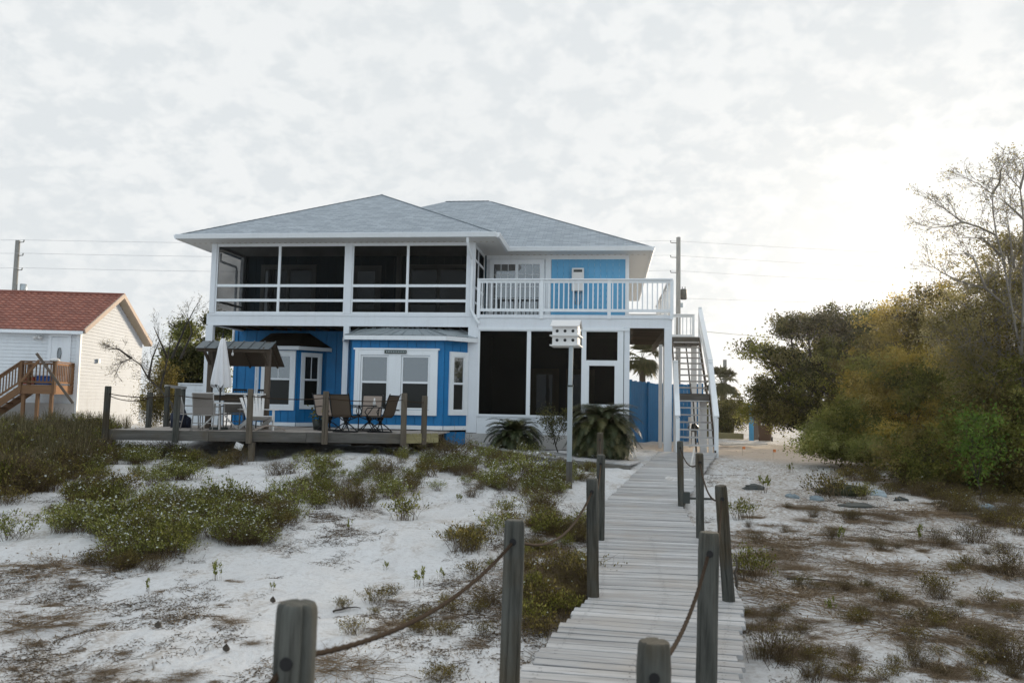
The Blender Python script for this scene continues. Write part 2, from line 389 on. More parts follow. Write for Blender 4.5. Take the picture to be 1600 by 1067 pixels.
M['screen'] = screen_mat('insect_screen', .76, (.007,.007,.0065))  # opacity raised beyond the mesh itself, to stand in for porch shade
M['screenroom'] = screen_mat('shade_darkened_insect_screen', .76, (.007,.007,.0065))  # same raised opacity stands in for the darkness of the room behind
M['screenside'] = screen_mat('side_insect_screen', .15, (.02,.018,.015))

# ================================================================== GROUND
def axis(lo, hi, flo, fhi, fine, grow=1.18):
    a = list(np.arange(flo, fhi+1e-6, fine)); s = fine
    while a[-1] < hi: s *= grow; a.append(a[-1]+s)
    s = fine; b = []
    x = flo
    while x > lo: s *= grow; x -= s; b.append(x)
    return np.array(b[::-1]+a)
gx = axis(-150, 150, -15, 14, .13); gy = axis(-50, 160, 3, 25, .13)
GX, GY = np.meshgrid(gx, gy); GZ = ground_np(GX, GY)
nf = np.array([[noise.noise((x*.9, y*.9, 0))*.06+noise.noise((x*2.6, y*2.6, 3))*.04-max(0,noise.noise((x*4.2, y*4.2, 9))-.15)*.09 for x in gx] for y in gy])
cl = (GX > -.55) & (GX < 1.85) & (GY < 17)
GZ = GZ+np.where(cl, nf*.3, nf)
me = bpy.data.meshes.new('sand_ground'); nx, ny = len(gx), len(gy)
co = np.stack([GX, GY, GZ], -1).reshape(-1, 3)
me.vertices.add(len(co)); me.vertices.foreach_set('co', co.ravel())
ii = np.arange(nx*ny).reshape(ny, nx); q = np.stack([ii[:-1,:-1], ii[:-1,1:], ii[1:,1:], ii[1:,:-1]], -1).reshape(-1, 4)
me.loops.add(q.size); me.loops.foreach_set('vertex_index', q.ravel()); me.polygons.add(len(q)); me.polygons.foreach_set('loop_start', np.arange(len(q))*4)
me.polygons.foreach_set('use_smooth', [True]*len(q)); me.materials.append(M['sand']); me.update(calc_edges=True)
g = bpy.data.objects.new('sand_ground', me); col.objects.link(g); g['kind'] = 'structure'

# ================================================================== BOARDWALK
bw = empty('boardwalk', (0.6, 8.2, -.1), 'weathered plank boardwalk running from the foreground up to the outdoor stairs of the blue house', 'boardwalk')
# centre line: (left x, right x, y, z)
KEY = [(-1.35,.17,1.2,0),(-.62,.88,5.6,0),(-.17,1.34,8.2,0),(-.13,1.37,12,0),(-.11,1.42,15.7,0),(.55,2.1,18.9,.28),(1.36,2.95,22.6,.6),(1.42,3.05,23.25,.62)]
def walk(y):
    for a, b in zip(KEY, KEY[1:]):
        if y <= b[2]: t = (y-a[2])/(b[2]-a[2]); return tuple(a[i]+(b[i]-a[i])*t for i in (0,1,3))
    a = KEY[-1]; return a[0], a[1], a[3]
mb = MB(); y = 1.3; pitch = .145
sl = []
while y < 23.2:
    l, r, z = walk(y); l2, r2, z2 = walk(y+pitch)
    # boards lie square to the local direction of the walk, slightly uneven
    kk = (l2-l)/pitch
    ang = -math.atan(kk)*(.35 if y < 8 else .12)+rnd.uniform(-.006, .006)
    c = Vector(((l+r)/2+rnd.uniform(-.012,.012), y+pitch/2, z-.019+rnd.uniform(-.004,.004)))
    X = Vector((math.cos(ang), math.sin(ang), rnd.uniform(-.006,.006))).normalized(); sl_ = math.atan2(z2-z, pitch)
    Y = Vector((0, math.cos(sl_), math.sin(sl_))); Y = (Y-X*Y.dot(X)).normalized(); Z = X.cross(Y)
    mb.obox(c, (X, Y, Z), (r-l)/2+rnd.uniform(-.02,.02), pitch/2-rnd.uniform(.006,.012), .019)
    y += pitch
mb.build('decking', M['boards'], bw, bevel=.004)
nb = MB(); y = 1.3
while y < 12:
    l, r, z = walk(y)
    for xx in (l+.11, l+.13, (l+r)/2-.01, (l+r)/2+.012, r-.13, r-.11):
        for dy in (.035, .105):
            c = Vector((xx+rnd.uniform(-.012,.012), y+dy+rnd.uniform(-.008,.008), z+.0052)); nb.face([c+Vector((.0055*math.cos(k*PI/3),.0055*math.sin(k*PI/3),0)) for k in range(6)])
    y += pitch
nh_ = nb.build('nail_heads', M['black'], bw); nh_['kind'] = 'stuff'
for side in (0, 1, 2):
    mb = MB()
    for a, b in zip(KEY, KEY[1:]):
        f = (.07, .5, .93)[side]
        p = Vector((a[0]+(a[1]-a[0])*f, a[2], a[3]-.12)); q_ = Vector((b[0]+(b[1]-b[0])*f, b[2], b[3]-.12))
        mb.beam(p, q_, .04, .158)
    mb.build('stringer', M['deckwood'], bw)
def round_post(mb, base, top, r=.062, dome=.35):
    base = Vector(base); top = Vector(top); d = (top-base); L = d.length; d.normalize()
    n = 56; rows = [0,.12,.25,.38,.5,.62,.74,.85,.93,1-.03/L,1-.014/L,1-.005/L,1]; rs = [1.03]*3+[1.0]*6+[.985,.955,.90,.80]
    cr = [rnd.uniform(0,2*PI) for _ in range(6)]; cd_ = [rnd.uniform(.12,.34) for _ in range(6)]; sd0 = rnd.uniform(0,99)
    e1 = d.orthogonal().normalized(); e2 = d.cross(e1); b0 = len(mb.v); t = rnd.random(); ou = rnd.uniform(0,50)
    for u_, rr in zip(rows, rs):
        for k in range(n):
            a = 2*PI*k/n; q = 1+.05*noise.noise((math.cos(a)*1.5,math.sin(a)*1.5,u_*4+sd0))+(.05*noise.noise((math.cos(a)*4,math.sin(a)*4,u_*30)) if u_ > .9 else 0)
            for c0, dd in zip(cr, cd_):
                da = abs((a-c0-u_*.25+PI) % (2*PI)-PI)
                if da < .15: q -= 1.6*dd*(1-da/.15)*(.3+.7*abs(noise.noise((c0,u_*5,sd0))*2))
            mb.v.append(tuple(base+d*(L*u_)+(e1*math.cos(a)+e2*math.sin(a))*r*rr*q)); mb.t.append(t)
    for i in range(len(rows)-1):
        for k in range(n):
            k2 = (k+1) % n; mb.f.append((b0+i*n+k,b0+i*n+k2,b0+(i+1)*n+k2,b0+(i+1)*n+k)); mb.m.append(0); mb.sm.append(True); c = 2*PI*r/n
            mb.uv.append([(ou+L*rows[i],k*c),(ou+L*rows[i],(k+1)*c),(ou+L*rows[i+1],(k+1)*c),(ou+L*rows[i+1],k*c)])
    mb.f.append(tuple(b0+(len(rows)-1)*n+k for k in range(n))); mb.m.append(0); mb.sm.append(False); mb.uv.append([(ou+.05*math.cos(j),.05*math.sin(j)) for j in range(n)])
WP = []
def walk_post(base, top, r=.062, label=None, hole=.13):
    mb = MB(); round_post(mb, base, top, r); p = mb.build('post', M['post'], bw)
    if label: p['label'] = label
    d = (Vector(top)-Vector(base)).normalized(); h = Vector(top)-d*hole
    hb = MB(); hb.tube([h+Vector((-.002,-r-.004,0)), h+Vector((0,r*.6,0))], .021, 10); hb.build('rope_hole', M['black'], p)
    WP.append(h); return h
# posts: (top pixel, camera distance, base lean)
Ltop = [((805,811),4.75,.062,-1.0),((927,745),None,.06,0),((939,709),None,.06,0),((937,676),None,.058,0)]
LH = []
# nearest pair stand below the picture's lower edge
t = atD(465,941,2.52); LH.append(walk_post((t.x-.02,t.y,-.5), t, .064, hole=.17))
t = atD(805,812,4.75); LH.append(walk_post((t.x-.03,t.y,-.5), t, .062, hole=.12))
for (bx, by), (tx, ty) in (((928,931),(925,747)),((938,843),(939,710)),((938,790),(937.5,676))):
    b = atz(bx, by, 0); D = (Vector(b)-Vector((0,0,EZ))).dot(FW); tt = atD(tx, ty, D); LH.append(walk_post((b.x, b.y, -.4), tt, .06, hole=.13))
RH = []
t = atD(1022,1001,3.1); RH.append(walk_post((t.x,t.y,-.5), t, .066, hole=.12))
t = atD(1108,831,4.8); RH.append(walk_post((t.x-.03,t.y,-.5), t, .062, hole=.12))
for i, ((bx, by), (tx, ty)) in enumerate((((1138,937),(1126,758)),((1094,840),(1093,708)),((1064,790),(1062.5,689)))):
    b = atz(bx, by, 0); D = (Vector(b)-Vector((0,0,EZ))).dot(FW); tt = atD(tx, ty, D)
    lab = 'post leaning outwards at the bend of the walk' if i == 0 else None
    RH.append(walk_post((b.x+(tt.x-b.x)*-.35, b.y, -.4), tt, .06, lab, .13))
# steel bracket at the foot of the last right post
p = atz(1069,790,0); mb = MB(); mb.box(p.x-.07,p.x+.1,p.y-.1,p.y+.06,.06,.27); mb.box(p.x+.08,p.x+.55,p.y-.05,p.y-.01,.13,.17); mb.build('bracket', M['darkgrey'], bw)
def rope(points, name, label, r=.009, sags=None, mat='rope', group=None):
    pts = []
    for i, (a, b) in enumerate(zip(points, points[1:])):
        s = sags[i] if sags else .12
        for k in range(12):
            u = k/12; pts.append(a.lerp(b, u)-Vector((0,0,4*s*u*(1-u))))
    pts.append(points[-1]); mb = MB(); fine = []
    for a, b in zip(pts, pts[1:]):
        m_ = max(1, int((b-a).length/.012)) if r < .01 else 1
        fine += [a.lerp(b, j/m_) for j in range(m_)]
    fine.append(pts[-1])
    if r < .01:
        n = 10; b0 = 0; pr = None; t = .5; dist = 0
        for i, p_ in enumerate(fine):
            d = (fine[min(i+1,len(fine)-1)]-fine[max(i-1,0)]).normalized(); pr = d.orthogonal() if pr is None else pr-d*pr.dot(d); pr.normalize(); bn = d.cross(pr); dist += .012
            for k in range(n):
                a = 2*PI*k/n; rr = r*(1.05+.22*math.cos(3*a+dist*2*PI/.055)); mb.v.append(tuple(p_+(pr*math.cos(a)+bn*math.sin(a))*rr)); mb.t.append(t)
        for i in range(len(fine)-1):
            for k in range(n): mb.f.append((i*n+k,i*n+(k+1)%n,(i+1)*n+(k+1)%n,(i+1)*n+k)); mb.m.append(0); mb.sm.append(True); mb.uv.append([(0,0)]*4)
    else: mb.tube(fine, r, 6)
    o = mb.build(name, M[mat], None, origin=points[0]); return tag(o, label, 'rope', group)
rope([LH[0]+Vector((-.75,-1.1,-.75))]+LH, 'rope', 'brown rope threaded through the posts on the left side of the boardwalk', .009, [.05,.12,.2,.22,.1])
rope([RH[0]+Vector((-.3,-1.2,-.3))]+RH, 'rope', 'brown rope threaded through the posts on the right side of the boardwalk', .009, [.05,.1,.28,.2,.18])

# white-topped side path that joins the ramp from the left
mb = MB(); A = atz(985,725,.44); B = atz(840,711,.56); C_ = atz(735,693,.72); 
def sp(P, Q, w, z):
    d = (Q-P); n = d.length; k = int(n/.145); dn = d.normalized(); s = Vector((-dn.y, dn.x, 0)).normalized()
    if s.y < 0: s = -s
    for i in range(k):
        c = P+d*((i+.5)/k)+s*(w/2); mb.obox(c-Vector((0,0,.02)), (s, dn, s.cross(dn)), w/2+rnd.uniform(-.02,.02), .068, .02)
sp(A, B, 1.15, 0); sp(B, C_, 1.15, 0)
o = mb.build('side_path', M['boards'], None, origin=(A.x, A.y, .4)); o['kind'] = 'structure'
mb = MB(); mb.beam(A-Vector((0,0,.11)), B-Vector((0,0,.11)), .04, .14); mb.beam(B-Vector((0,0,.11)), C_-Vector((0,0,.11)), .04, .14)
o = mb.build('path_edge_board', M['deckwood'], None, origin=(A.x, A.y, .3)); o['kind'] = 'structure'

# ================================================================== BEACH HOUSE
HX0, HX1, HXR = -12.72, -4.12, .55       # left wall line, porch right, house right
YF, YB = 24.0, 26.2
ZF, ZU = 1.0, 4.57
Hs = empty('beach_house', (-6, 24, .6), 'two storey blue and white beach house with grey hip roofs and screened porches', 'house')
def hp(name, mb, mat, parent=None, **k): return mb.build(name, M[mat] if isinstance(mat, str) else [M[x] for x in mat], parent or Hs, **k)
# --- vertical board siding on a straight wall from p to q (2D), normal pointing to viewer n
def vsiding(name, p, q, z0, z1, mat, pitch=.29, gap=.014, parent=None, th=.03):
    p = Vector((*p, 0)); q = Vector((*q, 0)); d = (q-p); L = d.length; d.normalize(); n = Vector((d.y, -d.x, 0))
    mb = MB(); k = max(1, round(L/pitch)); w = L/k
    mb.obox(p+d*L/2-n*.06+Vector((0,0,(z0+z1)/2)), (d, n, (0,0,1)), L/2, .04, (z1-z0)/2, t=.2)
    for i in range(k):
        mb.obox(p+d*(w*(i+.5))-n*(.0+th/2-.01)+Vector((0,0,(z0+z1)/2)), (d, n, (0,0,1)), w/2-gap/2, th/2, (z1-z0)/2-.001)
    return hp(name, mb, mat, parent)
def hsiding(name, p, q, z0, z1, mat, pitch=.13, parent=None, clip=None, sd=.03):
    """lap siding; clip(z)->(s0,s1) along the wall"""
    p = Vector((*p, 0)); q = Vector((*q, 0)); d = (q-p); L = d.length; d.normalize(); n = Vector((d.y, -d.x, 0)); mb = MB()
    z = z0
    while z < z1-.01:
        za, zb = z, min(z+pitch, z1); s0, s1 = (0, L) if clip is None else clip((za+zb)/2)
        sA, sB = (0, L) if clip is None else clip(zb)
        if s1-s0 > .05:
            a = p+d*s0; b_ = p+d*s1; c0 = p+d*max(s0, sA); c1 = p+d*min(s1, sB)
            up0 = Vector((0,0,za)); up1 = Vector((0,0,zb))
            mb.face([a+n*sd+up0, b_+n*sd+up0, c1+n*.002+up1, c0+n*.002+up1]); mb.face([a+up0-n*.01, b_+up0-n*.01, b_+n*sd+up0, a+n*sd+up0])
        z += pitch
    return mb.build(name, M[mat], parent or Hs)
def window(p, q, z0, z1, parent=None, out=.10, zm=None, muntin=False, dark_lower=True, name='window', sash=.05, cols=1, off=.045):
    """framed double-hung window on the wall line p-q; outer casing out metres wide"""
    p = Vector((*p, 0)); q = Vector((*q, 0)); d = (q-p); L = d.length; d.normalize(); n = Vector((d.y, -d.x, 0)); zm = zm or (z0+z1)/2
    mb = MB(); ax = (d, n, (0,0,1))
    def bx(s0, s1, a, b_, t0, t1): mb.obox(p+d*((s0+s1)/2)+n*((t0+t1)/2)+Vector((0,0,(a+b_)/2)), ax, (s1-s0)/2, (t1-t0)/2, (b_-a)/2)
    if out:
        bx(-out, L+out, z1, z1+out, .0, off+.02); bx(-out, L+out, z0-out, z0, .0, off+.025)
        bx(-out, 0, z0, z1, .0, off+.018); bx(L, L+out, z0, z1, .0, off+.018)
    s = sash*.6
    bx(0, s, z0, z1, 0, off); bx(L-s, L, z0, z1, 0, off); bx(s, L-s, z1-s, z1, 0, off); bx(s, L-s, z0, z0+s, 0, off)
    if zm > 0: bx(s, L-s, zm-.03, zm+.03, 0, off+.006)
    if muntin: bx(L/2-.012, L/2+.012, zm+.03, z1-s, 0, off-.012)
    w = hp(name, mb, 'trim', parent)
    for (a, b_, mt) in ((zm+.03, z1-s, 'glass'), (z0+s, zm-.03, 'glassdark' if dark_lower else 'glass')):
        g_ = MB(); g_.obox(p+d*(L/2)+n*(off-.028)+Vector((0,0,(a+b_)/2)), ax, L/2-s, .004, (b_-a)/2); hp('pane', g_, mt, w)
    return w
# --- back wall, upstairs porch (blue darkened in its colour to imitate shade behind screens) and right white wall
vsiding('upper_porch_wall', (-12.83, YB), (HX1, YB), ZU, 6.86, 'shadeblue')
hsiding('upper_wall', (HX1, YB), (HXR, YB), ZU, 6.86, 'white', .19)
vsiding('faded_blue_panel', (-1.94, YB-.035), (.50, YB-.035), 4.66, 6.70, 'skyblue', .2, .006, th=.02)['label'] = 'sun-faded light blue wall panel'
mb = MB()
for a in ((-2.12,-1.95,YB-.07,YB-.03,4.6,6.86),(.50,.62,YB-.08,YB+.03,4.6,6.86),(-1.95,.5,YB-.072,YB-.03,6.70,6.86),(-4.12,-2.12,YB-.05,YB-.021,6.72,6.86),(-1.95,.5,YB-.072,YB-.03,4.57,4.66)): mb.box(*a)
hp('wall_trim', mb, 'trim')
hsiding('side_wall', (HXR, YB+.03), (HXR, 37.6), .9, 6.86, 'white', .19)
hsiding('rear_wall', (HXR, 37.6), (-12.83, 37.6), .9, 6.86, 'white', .19)
vsiding('left_side_wall', (-12.83, 37.6), (-12.83, YB+.03), .9, 6.86, 'blue')
vsiding('lower_porch_wall', (-12.83, YB), (HX1-.1, YB), ZF, 4.25, 'blue', .36)
# corner boards
mb = MB(); mb.box(-12.9,-12.78,YB-.05,YB+.06,ZF,4.25); hp('corner_board', mb, 'blue')
# sliding door upstairs right
def slider(x0, x1, z0, z1, Y, grid=True, mat='trim'):
    mb = MB(); xm = (x0+x1)/2
    for a in ((x0-.09,x1+.09,z1,z1+.09),(x0-.09,x0,z0,z1),(x1,x1+.09,z0,z1),(xm-.05,xm+.05,z0,z1),(x0,xm-.05,z1-.06,z1),(xm+.05,x1,z1-.06,z1),(x0,x0+.05,z0,z1-.06),(x1-.05,x1,z0,z1-.06)): mb.box(a[0],a[1],Y-.07,Y+.01,a[2],a[3])
    if grid:
        for c in (x0,xm):
            for k in (1,2): xx = c+.05+(xm-x0-.1)*k/3; mb.box(xx-.008,xx+.008,Y-.052,Y-.04,z0,z1-.06)
        for k in range(1,5):
            zz = z0+(z1-z0)*k/5; mb.box(x0+.05,xm-.05,Y-.0525,Y-.0395,zz-.008,zz+.008); mb.box(xm+.05,x1-.05,Y-.0525,Y-.0395,zz-.008,zz+.008)
    w = hp('sliding_door', mb, mat)
    for a, b_ in ((x0+.05,xm-.05),(xm+.05,x1-.05)):
        g_ = MB(); g_.box(a,b_,Y-.036,Y-.03,z0,z1-.06); hp('pane', g_, 'glass', w)
slider(-3.92,-2.27,ZU,6.60,YB)
M['dimtrim'] = paint('shade_darkened_trim', (.30,.31,.30), .6)  # white trim darkened in colour to imitate shade inside the porch
slider(-11.95,-10.15,ZU,6.45,YB,False,'dimtrim'); slider(-6.75,-4.75,ZU,6.45,YB,False,'dimtrim')
window((-8.75,YB),(-7.75,YB),4.65,6.4,out=.14,zm=-1,name='porch_door') if False else None
mb = MB(); mb.box(-8.75,-7.75,YB-.08,YB-.022,ZU,6.5); w = hp('porch_door', mb, 'dimtrim'); g_ = MB(); g_.box(-8.55,-7.95,YB-.09,YB-.081,5.0,6.3); hp('pane', g_, 'glass', w)
mb = MB(); mb.box(-7.1,-6.95,YB-.5,YB-.35,ZU,6.83); hp('porch_inner_post', mb, 'dimtrim')
# --- floors
mb = MB(); mb.box(HX0-.02,HX1+.12,YF+.12,YB-.1,4.40,4.56)
x = HX0+.2
while x < HX1: mb.box(x,x+.04,YF+.12,YB-.1,4.24,4.40); x += .5
hp('upper_floor', mb, 'joist')
mb = MB(); mb.box(-12.9,.6,YF-.05,37.6,.55,.985); hp('ground_slab', mb, 'concrete')
# --- facade beam and columns
mb = MB(); mb.box(HX0-.08,HX1+.1,YF-.03,YF+.12,4.24,4.585); mb.box(HX0-.02,HX1+.1,YF-.055,YF-.032,4.21,4.262); mb.box(HX0-.02,HX1+.1,YF-.05,YF-.032,4.53,4.60); hp('facade_beam', mb, 'white')
mb = MB(); mb.box(HX0,HX0+.12,YF+.12,YB,4.22,4.585); hp('side_beam', mb, 'white')
def colm(x0, x1, z0, z1, y0=YF-.06, y1=YF+.1): mb = MB(); mb.box(x0,x1,y0,y1,z0,z1); return hp('column', mb, 'white', bevel=.006)
colm(-12.72,-12.55,4.60,6.84); colm(-12.80,-12.56,.7,4.21); colm(-8.26,-8.05,4.60,6.84); colm(-8.25,-8.07,1.0,4.21)
colm(-4.36,-4.13,4.60,6.84); colm(-4.30,-3.98,1.0,4.21); colm(-12.72,-12.6,4.585,6.84,YB-.2,YB-.05)
# --- upstairs screen frames and screens
def screen_bay(x0, x1, zs, y=YF, z0=4.60, z1=6.84, mull=None, name='screen_frame', mt='screen', side=False):
    mb = MB(); w = .045
    mb.box(x0,x0+w,y-.02,y+.03,z0,z1); mb.box(x1-w,x1,y-.02,y+.03,z0,z1); mb.box(x0+w,x1-w,y-.02,y+.03,z1-.09,z1); mb.box(x0+w,x1-w,y-.02,y+.03,z0,z0+.06)
    for z in zs: mb.box(x0+w,x1-w,y-.025,y+.035,z-.042,z+.042)
    if mull: mb.box(mull-.04,mull+.04,y-.03,y+.04,z0,z1)
    f = hp(name, mb, 'trim'); s = MB(); s.face([(x0,y+.012,z0),(x1,y+.012,z0),(x1,y+.012,z1),(x0,y+.012,z1)]); hp('screen', s, mt, f); return f
screen_bay(-12.55,-8.26,(5.49,5.02),mull=-10.44); screen_bay(-8.05,-4.36,(5.49,5.02),mull=-6.26)
def side_screen(x, y0, y1, zs, z0, z1, mt='screenside', ymid=None):
    mb = MB()
    for a in ((y0,y0+.05,z0,z1),(y1-.05,y1,z0,z1),(y0+.05,y1-.05,z1-.09,z1),(y0+.05,y1-.05,z0,z0+.06)): mb.box(x-.025,x+.025,*a)
    for z in zs: mb.box(x-.03,x+.03,y0+.05,y1-.05,z-.035,z+.035)
    if ymid: mb.box(x-.03,x+.03,ymid-.03,ymid+.03,z0+.06,z1-.09)
    f = hp('side_screen_frame', mb, 'trim'); s = MB(); s.face([(x,y0,z0),(x,y1,z0),(x,y1,z1),(x,y0,z1)]); hp('screen', s, mt, f)
side_screen(-12.63,YF+.12,YB-.2,(5.02,),4.60,6.84); side_screen(-4.20,YF+.12,YB-.05,(6.35,5.49,5.02),4.60,6.84,'screen',24.9)
# --- roofs
E0 = 6.97
def roof(name, e, r0, r1, eave_z):
    """hip roof: e=(x0,x1,y0,y1) eave rectangle, r0,r1 ridge points"""
    x0,x1,y0,y1 = e; A,B,C,D = [Vector(p) for p in ((x0,y0,eave_z),(x1,y0,eave_z),(x1,y1,eave_z),(x0,y1,eave_z))]; R,S = Vector(r0),Vector(r1)
    mb = MB()
    def f(pts, along):
        o = pts[0]; al = Vector(along); n = (pts[1]-pts[0]).cross(pts[2]-pts[0]).normalized(); sl = n.cross(al); k = -1 if sl.z < 0 else 1
        mb.face(pts, [((p-o).dot(al), k*(p-o).dot(sl)) for p in pts], .5)
    return mb, f, (A,B,C,D,R,S)
px0, px1, py0 = -13.50, -3.38, 23.2; ph = (px1-px0)/2; pz = 9.53
mb, f, (A,B,C,D,R,S) = roof('r', (px0,px1,py0,33), ((px0+px1)/2, py0+ph, pz), ((px0+px1)/2, 33, pz), E0)
f([A,B,R],(1,0,0)); f([B,C,S,R],(0,1,0)); f([D,A,R,S],(0,-1,0)); pr = hp('porch_roof', mb, 'shingle')
mx0, mx1, my0, mh = -12.97, 1.30, 25.45, 6.22; mz = 10.13
mb, f, (A,B,C,D,R,S) = roof('r', (mx0,mx1,my0,my0+2*mh), (mx0+mh,my0+mh,mz), (mx1-mh,my0+mh,mz), E0)
f([A,B,S,R],(1,0,0)); f([B,C,S],(0,1,0)); f([C,D,R,S],(-1,0,0)); f([D,A,R],(0,-1,0)); mr = hp('main_roof', mb, 'shingle')
# ridge and hip cap shingles
def caps(o_roof, segs):
    mb = MB()
    for a, b_ in segs:
        a = Vector(a); b_ = Vector(b_); d = (b_-a).normalized(); n = int((b_-a).length/.2)
        for i in range(n):
            p = a+d*(.2*i); mb.beam(p+Vector((0,0,.004)), p+d*.21+Vector((0,0,.012)), .10, .012)
    hp('ridge_cap', mb, 'capshingle', o_roof)
rp = ((px0+px1)/2, py0+ph, pz)
caps(pr, [((px0,py0,E0),rp),((px1,py0,E0),rp)]); caps(mr, [((mx1,my0,E0),(mx1-mh,my0+mh,mz)),((mx0+mh,my0+mh,mz),(mx1-mh,my0+mh,mz))])
# gutters / fascia
def gut(p, q, par):
    mb = MB(); p = Vector(p); q = Vector(q); d = (q-p).normalized(); o = Vector((d.y,-d.x,0))
    prof = [(0,-.13),(.075,-.12),(.10,-.05),(.12,0),(.115,.012),(.0,.012)]
    for (a, za), (b_, zb) in zip(prof, prof[1:]): mb.face([p+o*a+Vector((0,0,za)), q+o*a+Vector((0,0,za)), q+o*b_+Vector((0,0,zb)), p+o*b_+Vector((0,0,zb))])
    for e_ in (p, q): mb.face([e_+o*a+Vector((0,0,za)) for a, za in prof])
    mb.build('gutter', M['trim'], par)
gz_ = E0-.005
gut((px0,py0,gz_),(px1,py0,gz_),pr); gut((px1,py0,gz_),(px1,my0+.1,gz_),pr); gut((px0,my0,gz_),(px0,py0,gz_),pr)
gut((px1,my0,gz_),(mx1,my0,gz_),mr); gut((mx1,my0,gz_),(mx1,my0+2*mh,gz_),mr)
# soffits (and porch ceiling)
mb = MB(); mb.box(px0+.004,px1-.004,py0+.004,my0-.004,6.842,6.862); hp('porch_soffit', mb, 'soffit')
mb = MB(); mb.box(mx0+.004,mx1-.004,my0+.001,my0+2*mh-.004,6.845,6.865); hp('main_soffit', mb, 'soffit')
mb = MB(); x = -3.3
while x < 1.2: mb.box(x,x+.07,YB-.14,YB-.10,6.838,6.843); x += .19
x = px0+.2
while x < px1-.1: mb.box(x,x+.07,YF-.16,YF-.12,6.836,6.841); x += .19
sv_ = hp('soffit_vents', mb, 'tan'); sv_['kind'] = 'stuff'
# downspouts
def dsp(pts): mb = MB(); mb.tube(pts, .045, 8, sm=False); hp('downspout', mb, 'trim')
dsp([(-4.25,23.22,6.86),(-4.25,23.24,6.72),(-4.24,23.42,6.52),(-4.22,23.82,6.3),(-4.22,23.90,6.1),(-4.22,23.90,4.75),(-4.05,23.86,4.45),(-3.95,23.86,4.3)])
dsp([(-13.42,25.9,6.9),(-13.42,25.9,6.62),(-12.94,26.1,6.45),(-12.94,26.15,6.3),(-12.94,26.15,3.0)])
# --- balcony on the right
bal = MB(); bal.box(HX1+.11,1.85,YF-.04,YF+.06,4.22,4.55); bal.box(1.77,1.85,YF+.06,31.9,4.26,4.55); bal.box(HX1+.11,1.88,YF-.066,YF-.042,4.50,4.60)
balc = hp('balcony', bal, 'white')
mb = MB(); y = YF+.07
while y < YB-.1: mb.box(HX1+.15,.56,y,y+.13,4.55,4.575); y += .14
y = YF+.07
while y < 32.2: mb.box(.63,1.84,y,y+.13,4.55,4.575); y += .14
hp('balcony_floor', mb, 'boards', balc)
mb = MB(); y = YF+.4
while y < 31.8: mb.box(.60,1.76,y,y+.05,4.30,4.545); y += .42
mb.box(.62,.70,YF+.1,31.8,4.06,4.29); mb.box(1.68,1.76,YF+.1,31.8,4.06,4.29); hp('joist', mb, 'joist', balc)
def railing(p, q, zf, zt, posts=(), name='balcony_railing', parent=None, sp=.145, pw=.1, low=.14):
    p = Vector((*p,0)); q = Vector((*q,0)); d = q-p; L = d.length; d.normalize(); mb = MB()
    mb.beam(p+Vector((0,0,zt-.02)), q+Vector((0,0,zt-.02)), .15, .04); mb.beam(p+Vector((0,0,zt-.085)), q+Vector((0,0,zt-.085)), .04, .085)
    mb.beam(p+Vector((0,0,zf+low)), q+Vector((0,0,zf+low)), .04, .085)
    k = int(L/sp)
    for i in range(1, k):
        c = p+d*(L*i/k); mb.beam(c+Vector((0,0,zf+low+.043)), c+Vector((0,0,zt-.128)), .036, .036, up=d)
    for s in posts: c = p+d*s; mb.beam(c+Vector((0,0,zf-.12)), c+Vector((0,0,zt-.04)), pw, pw, up=d)
    return hp(name, mb, 'trim', parent)
railing((HX1+.08,YF-.05),(1.85,YF-.05),4.6,5.70,(.05,1.98,4.02,5.87),parent=balc)
railing((1.80,YF+.05),(1.80,30.6),4.58,5.70,(2.1,4.2,6.4),parent=balc)
railing((.75,32.15),(3.35,32.15),4.58,5.58,(.05,1.3,2.55),parent=balc)
def bpost(x0,x1,y0,y1,z1=4.22,z0=.3): mb = MB(); mb.box(x0,x1,y0,y1,z0,z1); hp('support_post', mb, 'white', balc, bevel=.006)
bpost(1.62,1.84,YF-.08,YF+.14); bpost(1.72,1.84,28.2,28.32,4.06); bpost(2.1,2.22,31.7,31.82,4.28); bpost(3.2,3.4,31.8,32.0,4.3); bpost(2.85,3.05,25.6,25.8,2.1)
# --- screened room downstairs right
mb = MB(); mb.box(-3.98,-.83,YF-.02,YF+.06,.98,1.50); mb.box(-3.98,-.83,YF-.05,YF+.08,1.50,1.57); mb.box(-.69,.24,YF-.02,YF+.06,.98,1.78); mb.box(-.69,.24,YF-.04,YF+.08,1.78,1.93)
hp('knee_wall', mb, 'white')
mb = MB()
for a in ((-2.485,-2.365,1.57,4.10),(-.83,-.69,.98,4.10),(-3.98,.24,4.10,4.22),(.24,.42,.9,4.22),(-.69,.24,3.08,3.24),(-.69,-.60,1.93,3.08),(.16,.24,1.93,3.08),(-3.98,-3.93,1.57,4.10)): mb.box(a[0],a[1],YF-.04,YF+.06,a[2],a[3])
mb.box(-3.98,.6,YF-.07,YF-.042,4.13,4.20)
fr = hp('screened_room_frame', mb, 'trim')
for x0,x1,z0,z1 in ((-3.93,-2.485,1.57,4.10),(-2.365,-.83,1.57,4.10),(-.69,.24,3.24,4.10),(-.60,.16,1.93,3.08)):
    s = MB(); y = YF+.02; s.face([(x0,y,z0),(x1,y,z0),(x1,y,z1),(x0,y,z1)]); hp('screen', s, 'screenroom', fr)
mb = MB(); mb.box(.44,.60,YF-.03,YF+.1,.7,4.22); hp('column', mb, 'white'); 
